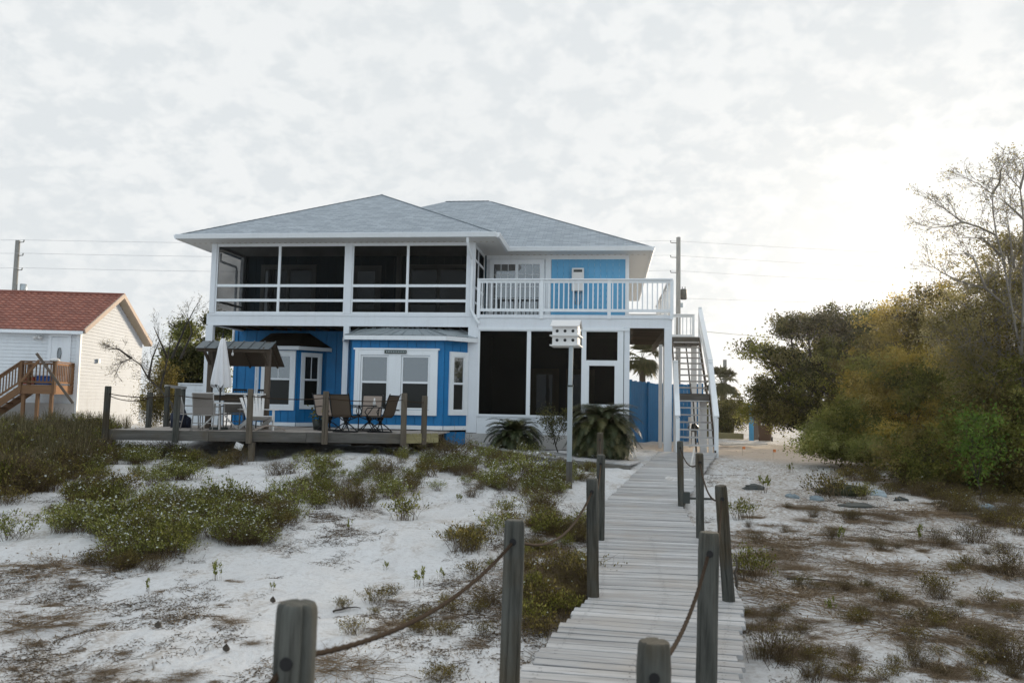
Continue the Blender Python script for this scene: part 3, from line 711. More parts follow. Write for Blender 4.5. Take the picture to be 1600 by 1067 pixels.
mb = MB(); mb.box(.50,.56,YF+.1,YB,.9,4.25); mb.box(-4.2,-4.12,YF+.1,28,.95,4.25); mb.box(-4.12,.50,28,28.1,.95,4.25); mb.box(-4.12,.5,YF+.08,28,4.23,4.25); mb.box(.46,.5,YB,28,.95,4.23); hp('screened_room_wall', mb, 'interior')
for x in (-2.2,-.95):
    mb = MB(); mb.box(x-.55,x+.45,27.9,27.999,1.0,3.15); dd = hp('french_door', mb, 'doortan'); g_ = MB(); g_.box(x-.33,x+.23,27.89,27.899,1.5,2.95); hp('pane', g_, 'glass', dd)
mb = MB(); mb.box(-.95,-.83,27.87,27.885,1.75,2.15); hp('paper_notice', mb, 'furnwhite')
# --- bay window 1 (left, on the back wall)
def bay(name, pts, z0, z1, roof_pts, top_pts, zr0, zr1, mat_roof, fasc, base=True):
    w = MB()
    for (p, q) in zip(pts, pts[1:]): vsiding(name+'_wall', p, q, z0, z1, 'blue')
    # fascia
    fb = MB()
    for (p, q) in zip(roof_pts, roof_pts[1:]):
        P = Vector((*p, zr0-fasc/2)); Q = Vector((*q, zr0-fasc/2)); fb.beam(P, Q, .03, fasc)
    rb = MB()
    for i in range(len(roof_pts)-1):
        a,b_ = Vector((*roof_pts[i],zr0+.01)),Vector((*roof_pts[i+1],zr0+.01)); c,d = Vector((*top_pts[i+1],zr1)),Vector((*top_pts[i],zr1))
        rb.face([a,b_,c,d] if (c-d).length > .02 else [a,b_,c], None, .5)
        if mat_roof == 'galv':
            L = (b_-a).length; k = max(2, int(L/.32))
            for j in range(k+1):
                u = j/k; P = a.lerp(b_,u); Q = d.lerp(c,u); rb.beam(P+Vector((0,0,.014)), Q+Vector((0,0,.014)), .02, .025)
    rb.face([Vector((*p, zr0-.02)) for p in roof_pts][::-1], None, .5)
    r_ = hp(name+'_roof', rb, mat_roof); hp('fascia', fb, 'trim', r_)
    if base:
        bb = MB()
        for (p, q) in zip(pts, pts[1:]):
            P = Vector((*p, z0+.06)); Q = Vector((*q, z0+.06)); d = (Q-P).normalized(); n = Vector((d.y,-d.x,0)); bb.beam(P+n*.03, Q+n*.03, .03, .12)
        hp(name+'_base_board', bb, 'trim')
b1 = [(-12.05,26.15),(-11.62,25.45),(-10.30,25.45),(-9.65,26.15)]
bay('left_bay', b1, 1.02, 3.60, [(-12.3,26.15),(-11.75,25.25),(-10.2,25.25),(-9.4,26.15)], [(-11.6,26.17),(-11.2,26.0),(-10.4,26.0),(-10.2,26.17)], 3.66, 4.16, 'darkroof', .12)
def along(p, q, s0, s1, off=0): P = Vector(p); Q = Vector(q); d = (Q-P).normalized(); return tuple(P+d*s0), tuple(P+d*s1)
a, b_ = along(b1[1], b1[2], .24, 1.10); window(a, b_, 1.70, 3.36, out=.16, zm=2.57, muntin=True)
a, b_ = along(b1[2], b1[3], .22, .74); window(a, b_, 1.70, 3.36, out=.11, zm=2.57, muntin=True)
a, b_ = along(b1[0], b1[1], .2, .62); window(a, b_, 1.70, 3.36, out=.11, zm=2.57)
# --- bay window 2 (centre, in front of the facade)
b2 = [(-8.02,24.15),(-7.74,23.3),(-4.88,23.3),(-4.30,23.97)]
bay('centre_bay', b2, 1.08, 3.74, [(-8.30,24.1),(-7.92,23.12),(-4.80,23.12),(-4.00,23.93)], [(-7.9,24.3),(-6.95,24.02),(-5.6,24.02),(-4.6,24.3)], 3.86, 4.16, 'galv', .13)
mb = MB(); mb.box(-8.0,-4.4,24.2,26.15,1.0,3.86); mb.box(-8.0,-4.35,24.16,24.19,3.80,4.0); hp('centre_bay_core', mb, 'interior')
mb = MB()
for a in ((-7.61,-7.43,1.50,3.44),(-6.56,-6.18,1.62,3.28),(-5.30,-5.07,1.50,3.44),(-7.43,-5.30,3.28,3.44),(-7.43,-5.30,1.50,1.66)): mb.box(a[0],a[1],23.3-.085,23.3-.01,a[2],a[3])
mb.box(-7.66,-5.02,23.3-.10,23.3-.01,3.44,3.49); mb.box(-7.56,-7.50,23.3-.10,23.3-.086,1.5,3.44); hp('window_casing', mb, 'trim')
for x0, x1 in ((-7.43,-6.56),(-6.18,-5.30)): window((x0+.01,23.3),(x1-.01,23.3),1.67,3.27,out=0,zm=2.47,sash=.08,off=.06)
mb = MB(); mb.box(-6.69,-6.02,23.3-.125,23.3-.086,3.33,3.43)
x = -6.62
pq = hp('plaque', mb, 'plaque')
mb = MB()
for k in range(12): mb.box(-6.64+k*.052,-6.64+k*.052+.03,23.3-.128,23.3-.1255,3.362,3.362+.034)
hp('raised_lettering', mb, 'galv', pq)
a, b_ = along(b2[2], b2[3], .13, .79); window((a[0]+.12,a[1]+.14), (b_[0]-.04,b_[1]-.05), 1.66, 3.28, out=.14, zm=2.47)
vsiding('centre_bay_skirt', (-4.80,23.42), (-4.32,23.95), .62, 1.02, 'blue')
mb = MB(); mb.box(-7.7,-4.9,23.4,23.5,.5,1.05); hp('bay_foundation', mb, 'joist')

# --- stairs along the right side
sa = math.radians(2.6); 
SX = (1.98, 3.0)
def srot(x, y):   # slight skew of the flight
    return x+(y-23.2)*.052, y
st = MB()
mbst = MB(); xl, _ = srot(SX[0], 31); 
mb = MB(); y = 31.0
while y < 32.3: mb.box(1.86,3.4,y,y+.13,4.55,4.58); y += .14
stair = hp('stair_top_landing', mb, 'boards')
mb = MB(); mb.box(1.86,3.42,30.92,30.98,4.26,4.55); mb.box(1.86,3.42,31.0,32.2,4.28,4.33); hp('landing_rim', mb, 'deckwood', stair)
zg, zm_, zt = .62, 2.32, 4.57
def tread(x0, x1, y, z): mb = MB(); mb.box(x0,x1,y,y+.25,z-.04,z); hp('tread', mb, 'boards', stair)
n1 = 8
for k in range(n1-1):
    z = zg+(zm_-zg)*(k+1)/n1; y = 23.3+k*.29; o = srot(0, y)[0]; tread(SX[0]+.05+o, SX[1]-.02+o, y, z)
ym = 23.3+(n1-1)*.29
o = srot(0, ym)[0]; mb = MB(); mb.box(SX[0]+.02+o,SX[1]+.02+o,ym,ym+1.05,zm_-.04,zm_); mb.box(SX[0]+.02+o,SX[1]+.02+o,ym-.02,ym+.03,zm_-.26,zm_-.045); mb.box(SX[0]+.02+o,SX[1]+.02+o,ym+.9,ym+.95,zm_-.22,zm_-.045); hp('stair_mid_landing', mb, 'deckwood', stair)
y0 = ym+1.05; n2 = 10; run = (30.95-y0)/(n2-1)
for k in range(n2-1):
    z = zm_+(zt-zm_)*(k+1)/n2; y = y0+k*run; o = srot(0, y)[0]; tread(SX[0]+.05+o, SX[1]-.02+o, y, z)
for s_ in (0, 1):
    mb = MB(); x = SX[s_]
    def P(y, z): return Vector((x+srot(0,y)[0], y, z))
    mb.beam(P(23.25,zg-.05),P(ym,zm_-.12),.045,.24); mb.beam(P(ym,zm_-.14),P(y0,zm_-.14),.045,.22); mb.beam(P(y0,zm_-.12),P(31.0,zt-.14),.045,.24); hp('stringer', mb, 'joist', stair)
mb = MB(); xm = (SX[0]+SX[1])/2
mb.beam((xm+srot(0,23.3)[0],23.4,zg-.05),(xm+srot(0,ym)[0],ym,zm_-.2),.04,.1); mb.beam((xm+srot(0,y0)[0],y0,zm_-.1),(xm+srot(0,31)[0],31,zt-.2),.04,.1); hp('stringer', mb, 'deckwood', stair)
for s_ in (0, 1):
    mb = MB(); x = SX[s_]+(.03 if s_ else -.03); dx = .0
    def P(y, z): return Vector((x+srot(0,y)[0], y, z))
    # sloping rails, lower flight and upper flight, boxed posts
    mb.beam(P(23.2,zg+1.02),P(ym+.2,zm_+1.02),.15,.045); mb.beam(P(23.22,zg+.93),P(ym+.2,zm_+.93),.06,.13)
    mb.beam(P(23.25,zg+.3),P(ym+.2,zm_+.3),.05,.12)
    if s_:
        mb.beam(P(ym+.2,zm_+1.05),P(31.0,zt+1.06),.15,.045); mb.beam(P(ym+.2,zm_+.96),P(31.0,zt+.97),.06,.13); mb.beam(P(ym+.2,zm_+.35),P(31.0,zt+.35),.05,.12)
    k = 0; y = 23.6
    while y < (30.9 if s_ else ym):
        z = zg+(zm_-zg)*min(1,(y-23.3)/(ym-23.3)) if y < ym+.5 else zm_+(zt-zm_)*(y-y0+.5)/(31-y0+.5)
        mb.beam(P(y,z+.3),P(y,z+.93),.036,.036,up=(0,1,0)); y += .29
    mb.beam(P(23.26,zg-.15),P(23.26,zg+.98),.11,.11,up=(0,1,0)); mb.beam(P(ym+.1,.3),P(ym+.1,zm_+1.0),.11,.11,up=(0,1,0))
    if s_: mb.beam(P(31.02,.4),P(31.02,zt+1.15),.12,.12,up=(0,1,0))
    hp('handrail', mb, 'trim', stair)
# ================================================================== PATIO DECK
DZ = 1.05
dk = empty('patio_deck', (-8.5, 21.5, .5), 'low grey timber patio deck with rope posts in front of the blue bay windows', 'deck')
DA, DB, DC = Vector((-12.62,19.0,0)), Vector((-5.45,20.72,0)), Vector((-4.68,21.7,0))
def dfront(x):
    if x < DB.x: return DA.y+(DB.y-DA.y)*(x-DA.x)/(DB.x-DA.x)
    return DB.y+(DC.y-DB.y)*(x-DB.x)/(DC.x-DB.x)
mb = MB(); x = DA.x
while x < DC.x-.05:
    yb = 24.0 if x < -8.1 else 23.22
    mb.box(x+.004,x+.14,dfront(x+.07)+.0,yb,DZ-.035,DZ+rnd.uniform(-.003,.003)); x += .145
mb.build('decking', M['decktop'], dk)
def rim(p, q, name='rim_board', mat='deckwood', h=.26):
    mb = MB(); d = (q-p); L = d.length; d.normalize(); n = Vector((d.y,-d.x,0)); k = max(1, round(L/2.9))
    for i in range(k): mb.beam(p+d*(L*i/k+.003)+n*.02+Vector((0,0,DZ-h/2-.0)), p+d*(L*(i+1)/k-.003)+n*.02+Vector((0,0,DZ-h/2)), .045, h)
    return mb.build(name, M[mat], dk, bevel=.006)
rim(DA, DB); rim(DB, DC, 'side_rim_board', 'greenwood'); rim(Vector((-12.62,24,0)), DA, 'side_rim_board')
mb = MB(); x = -12.2
while x < -5: mb.box(x,x+.045,dfront(x)+.1,23.2,DZ-.24,DZ-.04); x += .6
mb.box(-12.5,-4.8,22.3,22.36,DZ-.4,DZ-.24); mb.build('joist', M['joist'], dk)
DH = []
dd_ = (DB-DA).normalized(); dn_ = Vector((dd_.y,-dd_.x,0))
def dpost(px, h, low, off=.10, base=None, lab=None):
    if base is None:
        # intersection of the view ray with the front edge of the deck
        r = ray(px, 660); A = DA+dn_*off; det = r.x*(-dd_.y)-r.y*(-dd_.x); tt = (A.x*(-dd_.y)-A.y*(-dd_.x))/det; P = Vector((r.x*tt, r.y*tt, 0))
    else: P = Vector(base)
    mb = MB(); lean = Vector((rnd.uniform(-.02,.02)+(.04 if px < 200 else 0), rnd.uniform(-.02,.02), 0))
    round_post(mb, P+Vector((0,0,DZ-.30)), P+lean+Vector((0,0,DZ+h)), .078)
    p = mb.build('post', M['post'] if px < 300 else M['oldpost'], dk)
    if low: m2 = MB(); z0 = gz(P.x,P.y)-.15; m2.box(P.x-.02,P.x+.11,P.y+.02,P.y+.15,z0,DZ-.27); m2.build('footing_post', M['oldpost'], dk)
    DH.append(P+lean*.8+Vector((0,-.05,DZ+h-.18)))
M['oldpost'] = wood('brown_grey_timber_post', (.10,.08,.058), (.21,.175,.135), (.05,.04,.03), grain=30, tintamt=.15, bs=.7)
for px, h, low in ((165,1.10,1),(275,1.08,0),(390,1.10,1),(508,1.08,0),(631,1.07,1)): dpost(px, h, low)
dpost(660, 1.02, 0, base=(-4.98,21.28,0)); dpost(220, .98, 0, base=(-12.72,20.9,0))
rope([DH[6],DH[0]+Vector((0,.1,-.06))], 'rope', 'short rope at the left end of the patio deck sagging between two posts', .012, [.1])
rope([DH[0],DH[1],DH[2],DH[3],DH[4],DH[5]], 'rope', 'long rope strung along the front posts of the patio deck', .012, [.08,.08,.06,.06,.03])

# ------------------------------------------------------------------ furniture
def place(o, x, y, z, rz): o.location = (x, y, z); o.rotation_euler = (0,0,rz); return o
def plocal(mb, name, mat, par, **k): return mb.build(name, M[mat], par, **k)
def sling_chair(label, back='slinggrey', frame='alu', group='taupe sling chairs around the white table'):
    r = empty('patio_chair', (0,0,0), label, 'chair', group)
    w = .27
    for s in (-1,1):
        mb = MB(); mb.tube([(s*w,-.26,0),(s*w,-.24,.42),(s*w,-.2,.62),(s*w,.2,.63)], .016, 6); plocal(mb,'leg',frame,r)
        mb = MB(); mb.tube([(s*w,.32,0),(s*w,.24,.40),(s*w,.26,.62),(s*w,.36,.96)], .016, 6); plocal(mb,'leg',frame,r)
    mb = MB(); mb.tube([(-w,-.24,.42),(-w,.24,.40),(w,.24,.40),(w,-.24,.42),(-w,-.24,.42)], .014, 6); mb.tube([(-w,.36,.96),(w,.36,.96)], .016, 6); mb.tube([(-w,.28,.2),(w,.28,.2)], .012, 6); plocal(mb,'frame',frame,r)
    mb = MB(); P = [(-.24,.43),(0,.40),(.24,.42)]
    for (a,za),(b_,zb) in zip(P,P[1:]): mb.beam((0,a,za),(0,b_,zb),2*w-.02,.012)
    plocal(mb,'seat',back,r)
    mb = MB(); P = [(.245,.44),(.255,.6),(.30,.78),(.36,.95)]
    for (a,za),(b_,zb) in zip(P,P[1:]): mb.beam((0,a,za),(0,b_,zb),2*w-.02,.012,up=(0,1,0))
    plocal(mb,'backrest',back,r); return r
def on_deck(px, D, z=DZ):
    v = ray(px, 660); return Vector((v.x*D, v.y*D, z))
p = on_deck(342, 21.5); TBL = p
c1 = sling_chair('taupe sling chair with its back to the camera, just left of the closed umbrella'); q = on_deck(323,20.75); place(c1, q.x, q.y, DZ, PI+.12)
def recopy(o, label): c = copy_tree(o); c['label'] = label; return c
c2 = recopy(c1, 'leftmost taupe sling chair, turned sideways beside the white siding fence'); q = on_deck(298,21.6); place(c2, q.x, q.y, DZ, PI/2+.7)
c3 = recopy(c1, 'taupe sling chair directly right of the umbrella, behind the white round table'); q = on_deck(361,22.2); place(c3, q.x, q.y, DZ, .25)
# white table with umbrella
t = empty('patio_table', (p.x,p.y,DZ), 'round white patio table on splayed white legs under the closed umbrella', 'table')
mb = MB(); mb.tube([p+Vector((0,0,.70)),p+Vector((0,0,.735))], .56, 28, sm=False); mb.build('table_top', M['furnwhite'], t)
for k in range(4):
    a = k*PI/2+.5; mb = MB(); d = Vector((math.cos(a),math.sin(a),0)); mb.tube([p+d*.12+Vector((0,0,.70)),p+d*.12+Vector((0,0,.42)),p+d*.26+Vector((0,0,.24)),p+d*.48+Vector((0,0,.02))], .022, 7); mb.build('leg', M['furnwhite'], t)
u = empty('patio_umbrella', (p.x,p.y,DZ), 'closed off-white patio umbrella standing in the white table', 'umbrella')
mb = MB(); mb.tube([p,p+Vector((0,0,2.62))], .022, 8); mb.build('pole', M['black'], u)
mb = MB(); mb.tube([p+Vector((0,0,.0)),p+Vector((0,0,.07))], .24, 20, sm=False); mb.tube([p+Vector((0,0,.07)),p+Vector((0,0,.3))],.035,10); mb.build('base', M['darkgrey'], u)
mb = MB(); n = 64; rows = [(2.48,.03,.0),(2.42,.085,.1),(2.22,.14,.14),(1.94,.19,.18),(1.6,.26,.22),(1.3,.31,.26),(1.17,.30,.3)]; b0 = len(mb.v)
for z, r_, a_ in rows:
    for k in range(n):
        th = 2*PI*k/n; rr = r_*.74*(1+a_*math.cos(8*th+z*.8)*.8+.05*math.sin(3*th)); mb.v.append(tuple(p+Vector((rr*math.cos(th), rr*math.sin(th), z+(.05*math.cos(8*th) if z < 1.2 else 0))))); mb.t.append(.5)
for i in range(len(rows)-1):
    for k in range(n): mb.f.append((b0+i*n+k,b0+i*n+(k+1)%n,b0+(i+1)*n+(k+1)%n,b0+(i+1)*n+k)); mb.uv.append([(0,0)]*4); mb.m.append(0); mb.sm.append(True)
mb.build('canopy', M['umbrella'], u)
mb = MB(); mb.tube([p+Vector((0,0,2.47)),p+Vector((0,0,2.55))], .03, 8); mb.build('finial', M['black'], u)
mb = MB()
for k in range(8):
    a = 2*PI*k/8; d = Vector((math.cos(a),math.sin(a),0)); mb.tube([p+d*.03+Vector((0,0,1.02)),p+d*.14+Vector((0,0,1.2))],.008,5)
mb.build('ribs', M['alu'], u)
# bar kiosk
kL, kR = on_deck(325, 22.4), on_deck(415, 22.4)
k_ = empty('bar_kiosk', ((kL.x+kR.x)/2,(kL.y+kR.y)/2,DZ), 'small wooden patio bar with a grey sheet metal roof and white counter', 'bar')
d = (kR-kL); L = d.length; d.normalize(); bk = Vector((-d.y,d.x,0))
for q in (kL, kR): mb = MB(); mb.beam(q, q+Vector((0,0,2.45)), .14, .14, up=d); mb.build('post', M['oldwood'], k_, bevel=.006)
rz0, rz1 = 2.22, 2.46     # roof eave and ridge above the deck
def RP(s, o, z): return kL+d*s+bk*o+Vector((0,0,z))
mb = MB()
ns = 7
for i in range(ns):
    s0 = -.25+(L+.45)*i/ns; s1 = -.25+(L+.45)*(i+1)/ns-.01
    mb.face([RP(s0,-.55,rz0),RP(s1,-.55,rz0),RP(s1,.0,rz1),RP(s0,.0,rz1)]); mb.face([RP(s0,0,rz1),RP(s1,0,rz1),RP(s1,1.0,rz0-.42),RP(s0,1.0,rz0-.42)])
    mb.beam(RP(s1,-.55,rz0+.015),RP(s1,0,rz1+.015),.025,.03)
mb.build('roof', M['darkgalv'], k_)
mb = MB()
for s in (0.0, L*.5, L): mb.beam(RP(s,-.5,rz0-.02),RP(s,0,rz1-.05),.05,.08); mb.beam(RP(s,0,rz1-.05),RP(s,.95,rz0-.44),.05,.08)
mb.beam(RP(-.22,-.45,rz0-.05),RP(L+.18,-.45,rz0-.05),.05,.08); mb.beam(RP(-.22,0,rz1-.1),RP(L+.18,0,rz1-.1),.06,.1)
mb.beam(kL+Vector((0,0,1.75)),RP(0,-.5,rz0-.08),.05,.07,up=d); mb.beam(kR+Vector((0,0,1.75)),RP(L,-.5,rz0-.08),.05,.07,up=d)
mb.face([RP(-.23,-.5,rz0-.012),RP(L+.18,-.5,rz0-.012),RP(L+.18,0,rz1-.012),RP(-.23,0,rz1-.012)]); mb.face([RP(-.23,0,rz1-.012),RP(L+.18,0,rz1-.012),RP(L+.18,.98,rz0-.425),RP(-.23,.98,rz0-.425)])
mb.build('roof_frame', M['joist'], k_)
mb = MB(); mb.beam(kL-bk*.12+d*-.0+Vector((0,0,.98)), kR-bk*.12+Vector((0,0,.98)), .42, .045); mb.build('counter', M['furnwhite'], k_)
mb = MB(); mb.beam(kL+Vector((0,0,.86)), kR+Vector((0,0,.86)), .06, .16); mb.build('counter_apron', M['oldwood'], k_)
lp = RP(.78,-.5,rz0-.14); mb = MB(); mb.tube([lp+Vector((0,0,.1)),lp+Vector((0,0,.03))],.012,6); mb.tube([lp+Vector((0,0,.03)),lp,lp-Vector((0,0,.04)),lp-Vector((0,0,.06))],[.02,.035,.03,.01],8); mb.build('hanging_bulb', M['furnwhite'], k_)
# bar stools behind the counter
def stool(label):
    r = empty('bar_stool', (0,0,0), label, 'stool', 'black slatted bar stools behind the bar')
    for sx_ in (-1,1):
        for sy in (-1,1): mb = MB(); mb.tube([(sx_*.2,sy*.2,0),(sx_*.17,sy*.17,.72)],.018,6); plocal(mb,'leg','black',r)
    mb = MB(); mb.obox((0,0,.74),((1,0,0),(0,1,0),(0,0,1)),.2,.2,.02); plocal(mb,'seat','black',r,bevel=.01)
    mb = MB(); mb.tube([(-.19,.19,.74),(-.19,.23,1.12)],.015,6); mb.tube([(.19,.19,.74),(.19,.23,1.12)],.015,6); mb.obox((0,.235,1.1),((1,0,0),(0,1,0),(0,0,1)),.2,.012,.03)
    for k in range(6): mb.tube([(-.14+k*.056,.19,.78),(-.14+k*.056,.23,1.08)],.008,5)
    plocal(mb,'backrest','black',r); return r
s1 = stool('black slatted bar stool behind the bar counter, left of the middle front post'); q = on_deck(368, 23.0); place(s1, q.x, q.y, DZ, .1)
s2 = recopy(s1, 'black slatted bar stool behind the bar counter, closest to the right bar post'); q = on_deck(404, 23.0); place(s2, q.x, q.y, DZ, -.1)
# adirondack chair
ad = empty('adirondack_chair', (0,0,0), 'white adirondack chair with a fanned slat back beside the bar', 'chair')
mb = MB()
for k in range(7):
    f_ = (k-3)/3; mb.beam((f_*.19,.20,.28),(f_*.31,.52,.98-.10*f_*f_),.072,.018,up=(0,1,0))
plocal(mb,'backrest','furnwhite',ad)
mb = MB()
for k in range(6): mb.obox((0,-.32+k*.1,.38-k*.022),((1,0,0),(0,1,-.2),(0,.2,1)),.27,.042,.011)
plocal(mb,'seat','furnwhite',ad)
for s in (-1,1):
    mb = MB(); mb.obox((s*.36,-.02,.56),((1,0,0),(0,1,0),(0,0,1)),.07,.40,.012); plocal(mb,'armrest','furnwhite',ad)
    mb = MB(); mb.obox((s*.33,-.30,.275),((1,0,0),(0,1,0),(0,0,1)),.014,.06,.274); plocal(mb,'leg','furnwhite' if s < 0 else 'furnwhite',ad)
    mb = MB(); mb.beam((s*.29,-.36,.34),(s*.29,.62,.05),.022,.12,up=(0,0,1)); plocal(mb,'leg','furnwhite',ad)
q = on_deck(402, 21.6); place(ad, q.x, q.y, DZ, .75)
# bowed slat panel lying on the deck
mb = MB(); q0 = on_deck(399, 20.6); q1 = on_deck(447, 20.9); dd2 = (q1-q0); nn = Vector((-dd2.y,dd2.x,0)).normalized()
for k in range(12):
    u0, u1 = k/12, (k+1)/12; z0 = .03+.13*math.sin(PI*u0)**.9; z1 = .03+.13*math.sin(PI*u1)**.9
    mb.beam(q0+dd2*u0+nn*.15+Vector((0,0,z0)), q0+dd2*u1+nn*.15+Vector((0,0,z1)), .32, .022)
tag(mb.build('bowed_board', M['sling2'], None, origin=q0), 'pale bowed wooden panel lying on the deck in front of the left bay', 'panel')
# black dining set
def rocker(label, back='slingbrown'):
    r = empty('swivel_chair', (0,0,0), label, 'chair', 'black swivel rockers around the dark table'); w = .28
    mb = MB(); P = [(-.27,.44),(-.1,.41),(.18,.41),(.25,.47),(.30,.62),(.35,.82),(.42,1.0)]
    for (a,za),(b_,zb) in zip(P,P[1:]):
        u = (0,0,1) if zb < .45 else (0,1,0); mb.beam((0,a,za),(0,b_,zb),2*w-.03,.014,up=u)
    plocal(mb,'sling',back,r)
    for s in (-1,1):
        mb = MB(); mb.tube([(s*w,a,z) for a,z in P]+[(s*w,.45,1.04)],.016,6); mb.tube([(s*w,-.22,.43),(s*(w+.03),-.3,.55),(s*(w+.03),-.22,.66),(s*(w+.03),.05,.68),(s*w,.31,.66)],.014,6); plocal(mb,'side_frame','black',r)
    mb = MB(); mb.tube([(-w,.42,1.0),(w,.42,1.0)],.014,6); plocal(mb,'back_bar','black',r); mb = MB(); mb.tube([(0,0,.40),(0,0,.30),(0,0,.2)],[.10,.05,.04],10)
    for s in (-1,1): mb.tube([(s*.26,-.1,.40),(s*.1,0,.33),(0,0,.3)],.014,6)
    for k in range(4):
        a = k*PI/2+PI/4; c_,s_ = math.cos(a),math.sin(a); mb.tube([(0,0,.26),(.12*c_,.12*s_,.2),(.27*c_,.27*s_,.08),(.34*c_,.34*s_,.015)],.016,6)
    plocal(mb,'swivel_base','black',r); mb = MB(); n = 18; mb.tube([(.33*math.cos(2*PI*i/n),.33*math.sin(2*PI*i/n),.016) for i in range(n+1)],.014,6); plocal(mb,'foot_ring','black',r); return r
k1 = rocker('black framed swivel chair with its brown back to the camera beside the middle deck post'); q = on_deck(540,21.4); place(k1,q.x,q.y,DZ,PI-.15)
k2 = recopy(k1,'black swivel chair seen side-on at the right end of the dark patio table'); q = on_deck(594,21.6); place(k2,q.x,q.y,DZ,-PI/2+.35+PI)
k2.rotation_euler.z = -PI/2-.25
k3 = rocker('pale backed swivel chair facing the camera behind the dark patio table','sling2'); q = on_deck(577,22.5); place(k3,q.x,q.y,DZ,.1)
k4 = recopy(k3,'pale backed swivel chair left of the dark table, half hidden by a deck post'); q = on_deck(515,22.3); place(k4,q.x,q.y,DZ,PI/2-.5)
q = on_deck(560,21.9); t = empty('dining_table', (q.x,q.y,DZ), 'dark metal patio table between the black swivel chairs', 'table')
mb = MB(); mb.tube([q+Vector((0,0,.70)),q+Vector((0,0,.73))],.5,28,sm=False); mb.build('table_top',M['black'],t)
for k in range(4):
    a = k*PI/2+.3; dv = Vector((math.cos(a),math.sin(a),0)); mb = MB(); mb.tube([q+dv*.4+Vector((0,0,.70)),q+dv*.2+Vector((0,0,.4)),q+dv*.42+Vector((0,0,.01))],.014,6); mb.build('leg',M['black'],t)
qb = on_deck(584,21.7,DZ+.73); mb = MB(); mb.tube([qb,qb+Vector((0,0,.1)),qb+Vector((0,0,.14)),qb+Vector((0,0,.2))],[.04,.04,.02,.018],12); tag(mb.build('bottle',M['furnwhite'],None,origin=qb),'small white bottle standing on the dark patio table','bottle')
# potted plant behind post
q = on_deck(497,22.6); t = empty('potted_plant',(q.x,q.y,DZ),'small potted plant standing between the two bay windows','plant')
mb = MB(); mb.tube([q,q+Vector((0,0,.3))],[.12,.17],14); mb.build('pot',M['darkgrey'],t)
gg = Geo(); gg.add(leaf_quads(np.array(q)+np.array((0,0,.45))+NR.normal(size=(160,3))*.13,.09,.05)); gg.build('foliage',M['leafolive'],t)
# tilted white card at the deck edge
r = ray(373,697); P = DA+dn_*.16; det = r.x*(-dd_.y)-r.y*(-dd_.x); tt = (P.x*(-dd_.y)-P.y*(-dd_.x))/det; c_ = Vector((r.x*tt,r.y*tt,EZ+r.z*tt))
mb = MB(); mb.obox(c_,(Vector((.93,.2,-.36)).normalized(),Vector((-.2,.98,.0)),Vector((.36,0,.93)).normalized()),.10,.008,.085); o = mb.build('card_sign',M['furnwhite'],None,origin=c_,bevel=.004); tag(o,'small blank white card hanging tilted from the front edge of the patio deck','sign')
mb = MB(); mb.beam(c_+Vector((.08,0,.05)),c_+Vector((.14,.03,.16)),.01,.01); mb.build('hanger',M['black'],o)
# dark bundle at left
q = on_deck(283,22.4); gg = MB()
for k in range(5): a = k*1.3; gg.tube([q+Vector((.12*math.cos(a),.12*math.sin(a),.02)),q+Vector((.15*math.cos(a),.15*math.sin(a),.2+.05*k)),q+Vector((.02,.02,.3+.06*k))],[.16,.15,.05],9)
tag(gg.build('cloth_bundle',M['tarp'],None,origin=q),'dark blue bundle lying on the deck behind the leftmost taupe chair','bundle')
# pale rectangular frame
a = atD(259,663,25); b_ = atD(284,663,26.2); t = empty('wooden_frame',a,'pale grey-green open frame standing behind the left end of the deck','frame')
za = atD(259,603,25).z; mb = MB(); mb.beam((a.x,a.y,.4),(a.x,a.y,za),.12,.12,up=(1,0,0)); mb.build('upright',M['post'],t); mb = MB(); mb.beam((b_.x,b_.y,.4),(b_.x,b_.y,za),.1,.1,up=(1,0,0)); mb.build('upright',M['post'],t)
mb = MB(); mb.beam((a.x-.05,a.y,za),(b_.x+.05,b_.y,za-.03),.12,.08); mb.build('top_rail',M['paleboard'],t); mb = MB(); mb.beam((a.x+.07,a.y,1.25),(b_.x-.05,b_.y,1.25),.05,.05); mb.build('cross_rail',M['post'],t)
# white siding fence behind the house's left corner
a = atD(281,600,27.5); b_ = atD(350,600,27.5); t = empty('siding_fence',(a.x,a.y,.5),'low white lap-siding fence panel beside the left porch column','fence')
zt_ = a.z; mb = MB(); dv = Vector((b_.x-a.x,b_.y-a.y,0)); Lf = dv.length; dv.normalize(); nv = Vector((dv.y,-dv.x,0)); z = .45
while z < zt_-.05:
    A_ = Vector((a.x,a.y,z)); mb.face([A_+nv*.02,A_+dv*Lf+nv*.02,A_+dv*Lf+Vector((0,0,.17)),A_+Vector((0,0,.17))]); mb.face([A_,A_+dv*Lf,A_+dv*Lf+nv*.02,A_+nv*.02]); z += .17
mb.obox((a.x+dv.x*Lf/2-nv.x*.04,a.y+dv.y*Lf/2-nv.y*.04,(zt_+.4)/2),(dv,nv,(0,0,1)),Lf/2,.03,(zt_-.4)/2); mb.build('panel',M['vinyl'],t)
mb = MB(); mb.obox((a.x+dv.x*Lf/2,a.y+dv.y*Lf/2,zt_+.02),(dv,nv,(0,0,1)),Lf/2+.04,.06,.02); mb.obox((a.x,a.y,.95),(dv,nv,(0,0,1)),.04,.05,zt_-.97); mb.build('cap',M['trim'],t)
# pale board lying in the brush
a = gpx(170,709); b_ = gpx(196,704); mb = MB(); mb.beam(a+Vector((0,0,.12)),b_+Vector((.3,.2,.15)),.22,.07); tag(mb.build('loose_board',M['paleboard'],None,origin=a),'pale board lying on the sand left of the patio deck','board')

